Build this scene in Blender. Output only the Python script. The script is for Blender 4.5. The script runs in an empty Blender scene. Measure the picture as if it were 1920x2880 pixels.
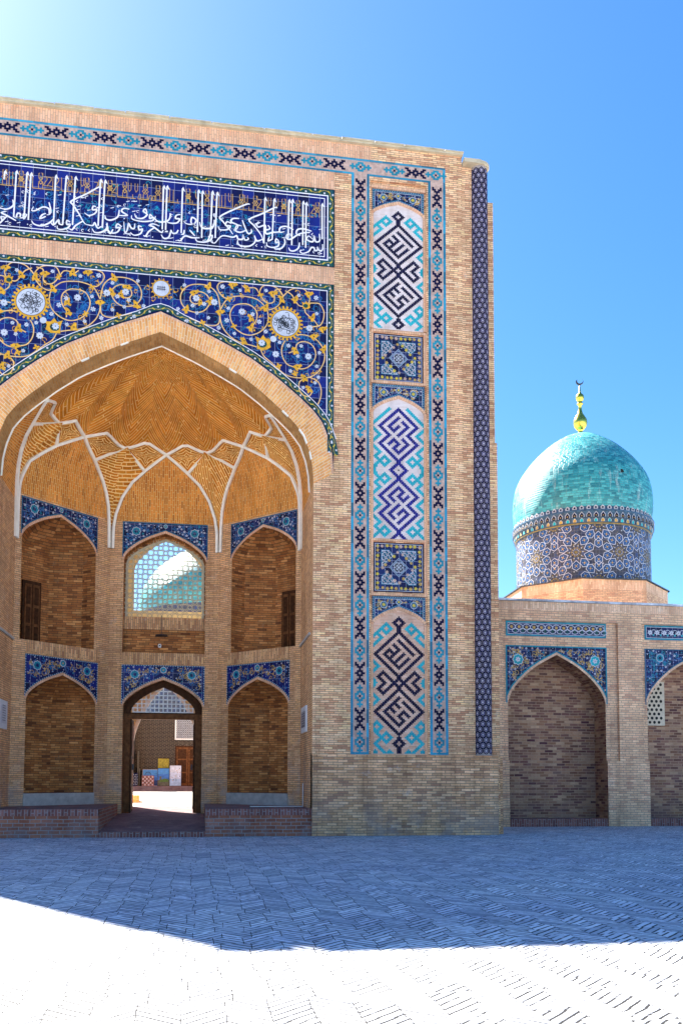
import bpy, math, random
from math import sin, cos, pi, radians, sqrt, floor, atan2, hypot
from mathutils import Vector, Matrix

# ------------------------------------------------------------------ camera, world, sun, exposure
SC = bpy.context.scene
C = SC.collection
cam_d = bpy.data.cameras.new('camera')
cam = bpy.data.objects.new('camera', cam_d)
C.objects.link(cam)
TH, PI_, RO = .1586, .0667, .0027                       # yaw to the right, pitch up, roll
_r0 = Vector((cos(TH), -sin(TH), 0))
_f = Vector((sin(TH) * cos(PI_), cos(TH) * cos(PI_), sin(PI_)))
_u0 = Vector((-sin(TH) * sin(PI_), -cos(TH) * sin(PI_), cos(PI_)))
_r = _r0 * cos(RO) + _u0 * sin(RO)
_u = -_r0 * sin(RO) + _u0 * cos(RO)
cam.matrix_world = Matrix(((_r.x, _u.x, -_f.x, 1.3292), (_r.y, _u.y, -_f.y, -25.9299), (_r.z, _u.z, -_f.z, 1.65), (0, 0, 0, 1)))
cam_d.sensor_fit = 'VERTICAL'
cam_d.sensor_height = 36
cam_d.lens = 30.98
cam_d.shift_y = .2044
cam_d.clip_end = 2000
SC.camera = cam

SUN = Vector((-11.8, 17.3, 21.55)).normalized()          # towards the sun, read off the plaza shadow
EL = math.asin(SUN.z)
AZ = atan2(SUN.x, SUN.y)
w = bpy.data.worlds.new('World')
SC.world = w
w.use_nodes = True
nt = w.node_tree
sky = nt.nodes.new('ShaderNodeTexSky')
sky.sky_type = 'NISHITA'
sky.sun_disc = False
sky.sun_elevation = EL
sky.sun_rotation = AZ
sky.altitude = 400
sky.air_density = 1.0
sky.dust_density = .65
sky.ozone_density = 5.0
bg = nt.nodes['Background']
bg.inputs['Strength'].default_value = .05
hs = nt.nodes.new('ShaderNodeHueSaturation')             # the deep polarised blue of this sky
hs.inputs['Saturation'].default_value = 1.23
nt.links.new(sky.outputs[0], hs.inputs['Color'])
nt.links.new(hs.outputs[0], bg.inputs[0])
sun_d = bpy.data.lights.new('sun', 'SUN')
sun_d.energy = 5.0
sun_d.angle = radians(.53)
sun_d.color = (1, .94, .84)
sun = bpy.data.objects.new('sun', sun_d)
sun.rotation_euler = SUN.to_track_quat('Z', 'Y').to_euler()
sun.location = (-60, 80, 110)
C.objects.link(sun)
SC.view_settings.view_transform = 'Standard'
SC.view_settings.look = 'None'
SC.view_settings.exposure = 2.5
SC.view_settings.gamma = 1
SC.cycles.max_bounces = 8
SC.cycles.diffuse_bounces = 5

rnd = random.Random(7)

# ------------------------------------------------------------------ materials
def _nodes(name):
    m = bpy.data.materials.new(name)
    m.use_nodes = True
    return m, m.node_tree.nodes, m.node_tree.links, m.node_tree.nodes['Principled BSDF']

class G:
    """tiny node-graph helper"""
    def __init__(s, n, l): s.n, s.l = n, l
    def put(s, sock, v):
        if hasattr(v, 'links') or hasattr(v, 'is_output'): s.l.new(v, sock)
        else: sock.default_value = v
    def m(s, op, a, b=0.0, c=0.0):
        x = s.n.new('ShaderNodeMath'); x.operation = op
        s.put(x.inputs[0], a); s.put(x.inputs[1], b); s.put(x.inputs[2], c)
        return x.outputs[0]
    def ramp(s, fac, stops, interp='LINEAR'):
        x = s.n.new('ShaderNodeValToRGB'); x.color_ramp.interpolation = interp
        e = x.color_ramp.elements
        while len(e) < len(stops): e.new(.5)
        for k, (p, c) in enumerate(stops):
            e[k].position = p; e[k].color = (*c, 1)
        s.put(x.inputs[0], fac)
        return x.outputs[0]
    def mix(s, fac, a, b, mode='MIX'):
        x = s.n.new('ShaderNodeMix'); x.data_type = 'RGBA'; x.blend_type = mode
        s.put(x.inputs[0], fac)
        for sock, v in ((x.inputs[6], a), (x.inputs[7], b)):
            s.put(sock, (*v, 1) if isinstance(v, tuple) and len(v) == 3 else v)
        return x.outputs[2]
    def noise(s, vec, scale, detail=3.0, rough=.55):
        x = s.n.new('ShaderNodeTexNoise'); x.inputs['Scale'].default_value = scale
        x.inputs['Detail'].default_value = detail; x.inputs['Roughness'].default_value = rough
        if vec is not None: s.l.new(vec, x.inputs['Vector'])
        return x.outputs[0]
    def white(s, vec):
        x = s.n.new('ShaderNodeTexWhiteNoise'); x.noise_dimensions = '3D'
        s.l.new(vec, x.inputs['Vector'])
        return x.outputs[0]
    def comb(s, a, b, c=0.0):
        x = s.n.new('ShaderNodeCombineXYZ')
        s.put(x.inputs[0], a); s.put(x.inputs[1], b); s.put(x.inputs[2], c)
        return x.outputs[0]
    def sep(s, v):
        x = s.n.new('ShaderNodeSeparateXYZ'); s.l.new(v, x.inputs[0])
        return x.outputs
    def rng(s, v, a, b, c=0.0, d=1.0, smooth=False):
        x = s.n.new('ShaderNodeMapRange')
        if smooth: x.interpolation_type = 'SMOOTHSTEP'
        s.put(x.inputs[0], v)
        for k, q in enumerate((a, b, c, d)): x.inputs[k + 1].default_value = q
        return x.outputs[0]
    def bump(s, h, strength, dist, bsdf):
        x = s.n.new('ShaderNodeBump'); x.inputs['Strength'].default_value = strength
        x.inputs['Distance'].default_value = dist
        s.l.new(h, x.inputs['Height']); s.l.new(x.outputs[0], bsdf.inputs['Normal'])

def brick(name, pal, mortar, bw=.27, bh=.062, joint=.014, swap=False, patch=.22, stain=None, bump=.5, rough=.85, seed=0.0, joint_soft=.004, wear=.4, bloom=(.66, .58, .50)):
    """running-bond brickwork on UVs in metres; pal = colours of single bricks; stain = (colour, z0, z1, amount)"""
    m, n, l, p = _nodes(name)
    g = G(n, l)
    tc = n.new('ShaderNodeTexCoord')
    obj = tc.outputs['Object']
    o = g.sep(tc.outputs['UV'])
    u, v = (o[1], o[0]) if swap else (o[0], o[1])
    wob = g.m('MULTIPLY', g.m('SUBTRACT', g.noise(obj, 2.2, 2), .5), .03)
    v = g.m('ADD', v, wob)
    rv = g.m('DIVIDE', v, bh)
    row = g.m('FLOOR', rv)
    fv = g.m('FRACT', rv)
    ro = g.white(g.comb(row, 3.1, seed))
    uu = g.m('ADD', g.m('ADD', g.m('DIVIDE', u, bw), g.m('MULTIPLY', row, .5)), g.m('MULTIPLY', ro, .22))
    col = g.m('FLOOR', uu)
    fu = g.m('FRACT', uu)
    du = g.m('MULTIPLY', g.m('MINIMUM', fu, g.m('SUBTRACT', 1.0, fu)), bw)
    dv = g.m('MULTIPLY', g.m('MINIMUM', fv, g.m('SUBTRACT', 1.0, fv)), bh)
    d = g.m('MINIMUM', du, dv)
    edge = g.noise(obj, 34, 2)
    d = g.m('ADD', d, g.m('MULTIPLY', g.m('SUBTRACT', edge, .5), .012))
    mask = g.rng(d, joint / 2 - joint_soft, joint / 2 + joint_soft, smooth=True)
    r1 = g.white(g.comb(col, row, seed))
    N = len(pal)
    bc = g.ramp(r1, [((k + .5) / N, c) for k, c in enumerate(pal)])
    big = g.noise(obj, .9, 4, .6)
    sm = g.noise(obj, 18, 3, .6)
    bc = g.mix(1.0, bc, g.ramp(g.m('ADD', g.m('MULTIPLY', big, .6), g.m('MULTIPLY', sm, .4)), [(.3, (1 - patch,) * 3), (.7, (1 + patch,) * 3)]), 'MULTIPLY')
    colr = g.mix(mask, mortar, bc)
    mp = n.new('ShaderNodeMapping'); mp.inputs['Scale'].default_value = (1.5, 1.5, .16); l.new(obj, mp.inputs[0])
    st = g.noise(mp.outputs[0], 1.5, 5, .65)
    colr = g.mix(1.0, colr, g.ramp(st, [(.30, (1 - wear * .55, 1 - wear * .62, 1 - wear * .66)), (.50, (1, 1, 1)), (.72, (1 + wear * .3, 1 + wear * .32, 1 + wear * .34))]), 'MULTIPLY')
    bl = g.noise(obj, 1.9, 6, .7)
    colr = g.mix(g.rng(bl, .60, .74, 0, wear), colr, bloom)
    if stain:
        sc_, z0, z1, amt = stain
        zz = g.sep(obj)[2]
        f = g.m('MULTIPLY', g.rng(zz, z0, z1, 1, 0, True), g.rng(g.noise(obj, 1.3, 6, .65), .42, .62, 0, amt, True))
        colr = g.mix(f, colr, sc_)
    l.new(colr, p.inputs['Base Color'])
    p.inputs['Roughness'].default_value = rough
    p.inputs['Specular IOR Level'].default_value = .1
    g.bump(g.m('ADD', g.m('MULTIPLY', mask, .7), g.m('MULTIPLY', sm, .5)), bump, .012, p)
    return m

def plain(name, col, rough=.6, var=.12, scale=6.0, metal=0.0, spec=.4, bump=.0, coat=0.0):
    m, n, l, p = _nodes(name)
    g = G(n, l)
    obj = n.new('ShaderNodeTexCoord').outputs['Object']
    f = g.noise(obj, scale, 4, .6)
    l.new(g.mix(1.0, (*col, 1), g.ramp(f, [(.3, (1 - var,) * 3), (.7, (1 + var,) * 3)]), 'MULTIPLY'), p.inputs['Base Color'])
    p.inputs['Roughness'].default_value = rough
    p.inputs['Metallic'].default_value = metal
    p.inputs['Specular IOR Level'].default_value = spec
    p.inputs['Coat Weight'].default_value = coat
    if bump: g.bump(g.noise(obj, scale * 4, 4, .6), bump, .01, p)
    return m

def tiles(name, cols, size=.34, joint=.006, jcol=(.3, .33, .45), rough=.5, var=.25, seed=0.0, coat=.0):
    """glazed majolica: each square tile a slightly different firing of the glaze, with thin grout lines"""
    m, n, l, p = _nodes(name)
    g = G(n, l)
    tc = n.new('ShaderNodeTexCoord')
    o = g.sep(tc.outputs['UV'])
    a, b = g.m('DIVIDE', o[0], size), g.m('DIVIDE', o[1], size)
    ca, cb, fa, fb = g.m('FLOOR', a), g.m('FLOOR', b), g.m('FRACT', a), g.m('FRACT', b)
    d = g.m('MULTIPLY', g.m('MINIMUM', g.m('MINIMUM', fa, g.m('SUBTRACT', 1.0, fa)), g.m('MINIMUM', fb, g.m('SUBTRACT', 1.0, fb))), size)
    mask = g.rng(d, joint * .4, joint)
    r = g.white(g.comb(ca, cb, seed))
    no = g.noise(tc.outputs['Object'], 5, 4)
    t = g.m('ADD', g.m('MULTIPLY', r, .5), g.m('MULTIPLY', no, .5))
    N = len(cols)
    c = g.ramp(t, [(.2 + .6 * k / max(N - 1, 1), q) for k, q in enumerate(cols)])
    c = g.mix(1.0, c, g.ramp(r, [(0, (1 - var,) * 3), (1, (1 + var,) * 3)]), 'MULTIPLY')
    l.new(g.mix(mask, jcol, c), p.inputs['Base Color'])
    p.inputs['Roughness'].default_value = rough
    p.inputs['Specular IOR Level'].default_value = .22
    p.inputs['Coat Weight'].default_value = coat
    g.bump(g.m('ADD', mask, g.m('MULTIPLY', g.white(g.comb(ca, cb, 4.0)), .4)), .25, .004, p)
    return m

M = {}
PINK = [(0.609, 0.294, 0.155), (0.756, 0.431, 0.237), (0.882, 0.568, 0.319), (0.630, 0.323, 0.173), (0.861, 0.588, 0.346), (0.777, 0.431, 0.237), (0.900, 0.608, 0.309), (0.525, 0.245, 0.137)]
M['brick'] = brick('pale_pink_brick', PINK, (.24, .13, .075), bh=.066, joint=.014, patch=.3)
M['soldier'] = brick('upright_pink_brick', [(0.725, 0.397, 0.231), (0.775, 0.449, 0.265), (0.688, 0.345, 0.196), (0.800, 0.470, 0.291)], (.40, .26, .18), bw=.27, bh=.075, joint=.012, swap=True, patch=.28)
M['plinth'] = brick('weathered_plinth_brick', [(0.776, 0.429, 0.225), (0.500, 0.259, 0.133), (0.900, 0.539, 0.300), (0.675, 0.359, 0.183), (0.401, 0.190, 0.109), (0.850, 0.479, 0.250), (0.576, 0.289, 0.142)], (.22, .15, .10), bw=.30, bh=.078, joint=.016, patch=.32,
                     bloom=(.64, .58, .56), wear=.55,
                     stain=((.30, .23, .21), -.3, 1.7, .7))
M['bay'] = brick('tan_brick', [(0.641, 0.324, 0.152), (0.757, 0.428, 0.218), (0.524, 0.260, 0.120), (0.815, 0.480, 0.239), (0.699, 0.376, 0.184), (0.786, 0.428, 0.184)], (.24, .15, .09), bh=.068, joint=.014, patch=.25,
                  stain=((.40, .37, .37), -.2, 3.2, .6))
M['bay_soldier'] = brick('upright_tan_brick', [(0.709, 0.386, 0.168), (0.539, 0.253, 0.112), (0.822, 0.483, 0.224), (0.425, 0.193, 0.094), (0.765, 0.435, 0.206)], (.26, .17, .11), bh=.07, joint=.014, swap=True)
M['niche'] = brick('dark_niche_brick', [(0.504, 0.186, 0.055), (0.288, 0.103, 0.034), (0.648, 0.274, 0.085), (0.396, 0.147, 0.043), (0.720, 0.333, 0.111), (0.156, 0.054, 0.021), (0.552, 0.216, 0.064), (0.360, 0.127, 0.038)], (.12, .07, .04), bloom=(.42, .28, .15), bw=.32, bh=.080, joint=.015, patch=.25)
M['vault'] = brick('ochre_vault_brick', [(0.613, 0.199, 0.018), (0.518, 0.152, 0.012), (0.684, 0.241, 0.021), (0.448, 0.128, 0.010), (0.589, 0.216, 0.021)], (.95, .66, .26), bloom=(.80, .50, .20), bw=.5, bh=.10, joint=.030, patch=.3)
M['fan'] = brick('ochre_pleated_brick', [(0.664, 0.220, 0.019), (0.562, 0.167, 0.012), (0.741, 0.266, 0.022), (0.485, 0.141, 0.011), (0.638, 0.239, 0.022)], (.82, .52, .19), bloom=(.80, .50, .20), bw=1.6, bh=.145, joint=.034, patch=.3)
M['lunette'] = brick('ochre_lunette_brick', [(0.724, 0.243, 0.031), (0.612, 0.187, 0.020), (0.806, 0.299, 0.042), (0.501, 0.140, 0.017), (0.750, 0.270, 0.037)], (.74, .50, .20), bloom=(.74, .46, .20), bh=.08, joint=.018, patch=.28)
M['voussoir'] = brick('orange_arch_brick', [(0.792, 0.347, 0.104), (0.696, 0.284, 0.080), (0.840, 0.420, 0.144), (0.744, 0.315, 0.112)], (.74, .54, .33), bw=.30, bh=.085, joint=.02, swap=True, patch=.2)
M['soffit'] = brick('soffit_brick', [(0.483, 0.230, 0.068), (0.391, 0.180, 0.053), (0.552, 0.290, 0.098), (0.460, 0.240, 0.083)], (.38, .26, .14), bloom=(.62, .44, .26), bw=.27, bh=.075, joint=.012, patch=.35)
M['wing'] = brick('arcade_brick', [(0.716, 0.444, 0.270), (0.802, 0.517, 0.308), (0.630, 0.357, 0.219), (0.859, 0.567, 0.339), (0.545, 0.283, 0.179), (0.773, 0.468, 0.279)], (.34, .24, .18), bh=.085, joint=.018, patch=.32)
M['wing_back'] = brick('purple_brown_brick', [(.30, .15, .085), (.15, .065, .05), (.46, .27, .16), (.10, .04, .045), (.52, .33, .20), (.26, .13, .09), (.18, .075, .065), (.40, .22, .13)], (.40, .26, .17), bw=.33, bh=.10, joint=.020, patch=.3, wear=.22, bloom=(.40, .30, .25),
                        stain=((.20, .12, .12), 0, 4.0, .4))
M['podium'] = brick('podium_brick', [(0.281, 0.095, 0.055), (0.352, 0.123, 0.071), (0.229, 0.073, 0.043), (0.394, 0.145, 0.084)], (.30, .25, .23), bloom=(.42, .38, .37), bh=.105, bw=.30, joint=.02, patch=.3, stain=((.24, .21, .22), -.2, .9, .5))
M['podium_soldier'] = brick('podium_upright_brick', [(0.221, 0.085, 0.069), (0.170, 0.064, 0.055), (0.281, 0.118, 0.095)], (.30, .24, .23), bloom=(.40, .36, .36), bh=.09, bw=.3, joint=.018, swap=True, patch=.3)
M['paver'] = brick('step_paver_brick', [(0.192, 0.130, 0.129), (0.224, 0.151, 0.152), (0.168, 0.108, 0.114)], (.20, .16, .16), bw=.28, bh=.14, joint=.014, patch=.25)
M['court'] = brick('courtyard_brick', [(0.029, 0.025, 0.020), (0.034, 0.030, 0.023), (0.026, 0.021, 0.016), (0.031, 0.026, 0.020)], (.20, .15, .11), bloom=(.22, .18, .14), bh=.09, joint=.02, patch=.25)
M['plaster'] = plain('grey_plaster', (.42, .39, .36), .85, .2, 5, bump=.3)
M['cream'] = plain('cream_plaster', (.74, .62, .38), .85, .12, 4, bump=.2)
M['rib'] = plain('white_plaster_rib', (.90, .83, .70), .8, .1, 5, bump=.4)
M['lime'] = plain('lime_plaster', (.80, .78, .74), .8, .08, 4, bump=.2)
M['coping'] = plain('ochre_coping', (.50, .41, .27), .7, .25, 3, bump=.2)
M['tin'] = plain('painted_tin_roof_edge', (.42, .46, .52), .5, .6, 2.2)
M['navy'] = tiles('cobalt_tile', [(.004, .005, .045), (.005, .008, .095), (.008, .016, .15)], .34)
M['navy2'] = tiles('dark_cobalt_tile', [(.004, .006, .035), (.006, .010, .07), (.010, .022, .10)], .22)
M['deep'] = plain('deep_navy_glaze', (.005, .005, .032), .55, .5, 9, spec=.1)
M['royal'] = plain('royal_blue_glaze', (.009, .009, .17), .5, .6, 12, spec=.2)
M['turq'] = plain('turquoise_glaze', (.012, .22, .30), .5, .35, 4, spec=.2)
M['teal'] = plain('teal_glaze', (.014, .11, .19), .5, .4, 7, spec=.2)
M['aqua'] = plain('aqua_glaze', (.010, .35, .40), .5, .25, 4, spec=.2)
M['green'] = tiles('green_tile', [(.008, .05, .045), (.010, .07, .06), (.008, .045, .065)], .34, jcol=(.1, .2, .2))
M['white'] = plain('white_glaze', (.80, .74, .74), .35, .08, 8)
M['milk'] = plain('grey_white_glaze', (.54, .54, .59), .35, .12, 8)
M['gold'] = plain('yellow_glaze', (.66, .33, .025), .5, .25, 9, spec=.2)
M['sand'] = plain('sand_yellow_glaze', (.74, .44, .16), .35, .2, 9)
M['ochre'] = plain('dull_ochre_glaze', (.50, .30, .06), .35, .35, 15)
M['kufic'] = plain('amber_glaze', (.52, .29, .08), .5, .25, 9)
M['dull'] = plain('muted_gold_glaze', (.24, .17, .05), .6, .4, 9)
M['greyw'] = plain('worn_white_glaze', (.40, .41, .43), .6, .2, 9)
M['lemon'] = plain('lemon_glaze', (.58, .42, .03), .3, .25, 15)
M['tendril'] = plain('sky_blue_glaze', (.015, .11, .30), .3, .4, 6)
M['black'] = plain('black_glaze', (.012, .012, .016), .4, .2, 8)
M['pinkbrick'] = brick('mosaic_ground_brick', [(0.720, 0.420, 0.285), (0.768, 0.473, 0.332), (0.624, 0.326, 0.209), (0.792, 0.525, 0.380), (0.696, 0.378, 0.247)], (.56, .40, .31), bw=.24, bh=.0464, joint=.006, patch=.2)
M['paleground'] = brick('whitened_mosaic_ground', [(.70, .58, .54), (.74, .63, .59), (.67, .53, .47), (.72, .60, .56)], (.64, .50, .44), bw=.24, bh=.045, joint=.005, patch=.08)
M['shaft'] = plain('beige_shaft_tile', (.34, .28, .25), .7, .3, 7)
M['rose'] = plain('unglazed_rose_tile', (.50, .33, .26), .8, .3, 7)
M['wood'] = plain('dark_carved_wood', (.060, .024, .010), .7, .45, 9, spec=.08, bump=.5)
M['wood2'] = plain('brown_wood', (.15, .058, .020), .65, .45, 7, spec=.1, bump=.5)
M['screen'] = plain('ganch_screen', (.52, .44, .29), .8, .2, 9)
M['grille'] = plain('cream_stone_grille', (.62, .52, .38), .75, .15, 6, bump=.2)
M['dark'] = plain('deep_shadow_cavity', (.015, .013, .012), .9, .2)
M['goldm'] = plain('gilded_metal', (.90, .62, .10), .22, .1, 3, metal=1.0)
M['bronze'] = plain('darkened_bronze', (.10, .09, .075), .4, .3, 9, metal=.7)
M['sign'] = plain('white_marble_plaque', (.70, .70, .72), .4, .06, 5)
M['signd'] = plain('engraved_dark_panel', (.10, .11, .15), .4, .3, 14)
M['iron'] = plain('black_iron', (.02, .02, .022), .5, .2, 9)
M['leaf'] = plain('leaf_green', (.09, .17, .03), .6, .4, 20)
M['leaf2'] = plain('leaf_yellow_green', (.26, .28, .03), .6, .4, 20)

def dome_mat():
    m, n, l, p = _nodes('turquoise_dome_tile')
    g = G(n, l)
    tc = n.new('ShaderNodeTexCoord')
    o = g.sep(tc.outputs['UV'])
    bw, bh = .27, .12
    rv = g.m('DIVIDE', o[1], bh); row = g.m('FLOOR', rv); fv = g.m('FRACT', rv)
    uu = g.m('ADD', g.m('DIVIDE', o[0], bw), g.m('MULTIPLY', g.white(g.comb(row, 1.0, 2.0)), 1.0))
    col = g.m('FLOOR', uu); fu = g.m('FRACT', uu)
    d = g.m('MINIMUM', g.m('MULTIPLY', g.m('MINIMUM', fu, g.m('SUBTRACT', 1.0, fu)), bw), g.m('MULTIPLY', g.m('MINIMUM', fv, g.m('SUBTRACT', 1.0, fv)), bh))
    mask = g.rng(d, .004, .014)
    r = g.white(g.comb(col, row, 5.0))
    obj = tc.outputs['Object']
    big = g.noise(obj, .45, 3)
    t = g.m('ADD', g.m('MULTIPLY', r, .5), g.m('MULTIPLY', big, .5))
    c = g.ramp(t, [(.2, (.012, .15, .18)), (.42, (.02, .25, .28)), (.58, (.04, .34, .36)), (.8, (.10, .44, .44))])
    st = n.new('ShaderNodeMapping'); st.inputs['Scale'].default_value = (2.4, 2.4, .35); l.new(obj, st.inputs[0])
    s1 = g.noise(st.outputs[0], 1.6, 5, .7)
    c = g.mix(g.rng(s1, .56, .72, 0, .55), c, (.55, .60, .56))
    st2 = n.new('ShaderNodeMapping'); st2.inputs['Scale'].default_value = (3.0, 3.0, .3); st2.inputs['Location'].default_value = (7, 3, 1); l.new(obj, st2.inputs[0])
    c = g.mix(g.rng(g.noise(st2.outputs[0], 1.4, 5, .7), .62, .74, 0, .5), c, (.30, .24, .16))
    l.new(g.mix(mask, (.05, .20, .20), c), p.inputs['Base Color'])
    l.new(g.rng(r, 0, 1, .34, .55), p.inputs['Roughness'])
    g.bump(g.m('ADD', mask, g.m('MULTIPLY', g.white(g.comb(col, row, 9.0)), .7)), .5, .012, p)
    return m
M['dome'] = dome_mat()

def paving_mat():
    m, n, l, p = _nodes('herringbone_paving')
    g = G(n, l)
    tc = n.new('ShaderNodeTexCoord')
    obj = tc.outputs['Object']
    o = g.sep(obj)
    wx = g.m('MULTIPLY', g.m('SUBTRACT', g.noise(obj, .7, 3), .5), .10)
    wy = g.m('MULTIPLY', g.m('SUBTRACT', g.noise(obj, 1.1, 3), .5), .10)
    x, y = g.m('ADD', o[0], wx), g.m('ADD', o[1], wy)
    # chevron strips: brick courses slope one way, then the other
    W_ = .31
    x = g.m('ADD', x, g.m('MULTIPLY', g.m('SUBTRACT', g.white(g.comb(g.m('FLOOR', g.m('DIVIDE', y, .33)), 5.0, 1.0)), .5), .14))
    sx = g.m('DIVIDE', x, W_); ix = g.m('FLOOR', sx); fx = g.m('FRACT', sx)
    par = g.m('MULTIPLY', g.m('SUBTRACT', g.m('MULTIPLY', g.m('FRACT', g.m('MULTIPLY', ix, .5)), 2.0), .5), 2.0)
    tri = g.m('MULTIPLY', g.m('SUBTRACT', fx, .5), par)
    vv = g.m('ADD', y, g.m('MULTIPLY', tri, W_ * 1.0))
    H_ = .125
    rv = g.m('DIVIDE', vv, H_); row = g.m('FLOOR', rv); fv = g.m('FRACT', rv)
    dv = g.m('MULTIPLY', g.m('MINIMUM', fv, g.m('SUBTRACT', 1.0, fv)), H_)
    du = g.m('MULTIPLY', g.m('MINIMUM', fx, g.m('SUBTRACT', 1.0, fx)), W_)
    d = g.m('MINIMUM', dv, g.m('MULTIPLY', du, 3.6))
    d = g.m('ADD', d, g.m('MULTIPLY', g.m('SUBTRACT', g.noise(obj, 26, 3), .5), .012))
    openj = g.rng(g.noise(obj, 2.2, 5, .75), .36, .48, .15, 1)
    mask = g.m('SUBTRACT', 1.0, g.m('MULTIPLY', g.m('SUBTRACT', 1.0, g.rng(d, .012, .022)), openj))
    r = g.white(g.comb(ix, row, 2.0))
    c = g.ramp(r, [(.05, (.37, .40, .46)), (.35, (.50, .53, .59)), (.65, (.59, .62, .68)), (.95, (.72, .74, .78))])
    big = g.noise(obj, .5, 5, .65)
    c = g.mix(1.0, c, g.ramp(big, [(.3, (.84, .84, .90)), (.7, (1.14, 1.12, 1.06))]), 'MULTIPLY')
    c = g.mix(1.0, c, g.ramp(g.noise(obj, 40, 3), [(.3, (.9, .9, .9)), (.7, (1.08, 1.08, 1.08))]), 'MULTIPLY')
    l.new(g.mix(mask, (.010, .009, .009), c), p.inputs['Base Color'])
    p.inputs['Roughness'].default_value = .8
    p.inputs['Specular IOR Level'].default_value = .3
    tilt = g.m('MULTIPLY', g.white(g.comb(ix, row, 8.0)), .3)
    g.bump(g.m('ADD', g.m('ADD', mask, tilt), g.m('MULTIPLY', g.noise(obj, 30, 4), .5)), .6, .015, p)
    return m
M['paving'] = paving_mat()
M['court_ground'] = plain('pale_courtyard_paving', (.42, .39, .34), .85, .15, 1.5, bump=.3)

# ------------------------------------------------------------------ mesh building
class Frame:
    """a wall plane: u along the wall, v up, w out of the wall towards whoever looks at it"""
    def __init__(s, o, t, n): s.o, s.t, s.n = Vector(o), Vector(t).normalized(), Vector(n).normalized()
    def __call__(s, u, v, w=0.0): return s.o + s.t * u + s.n * w + Vector((0, 0, v))

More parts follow.
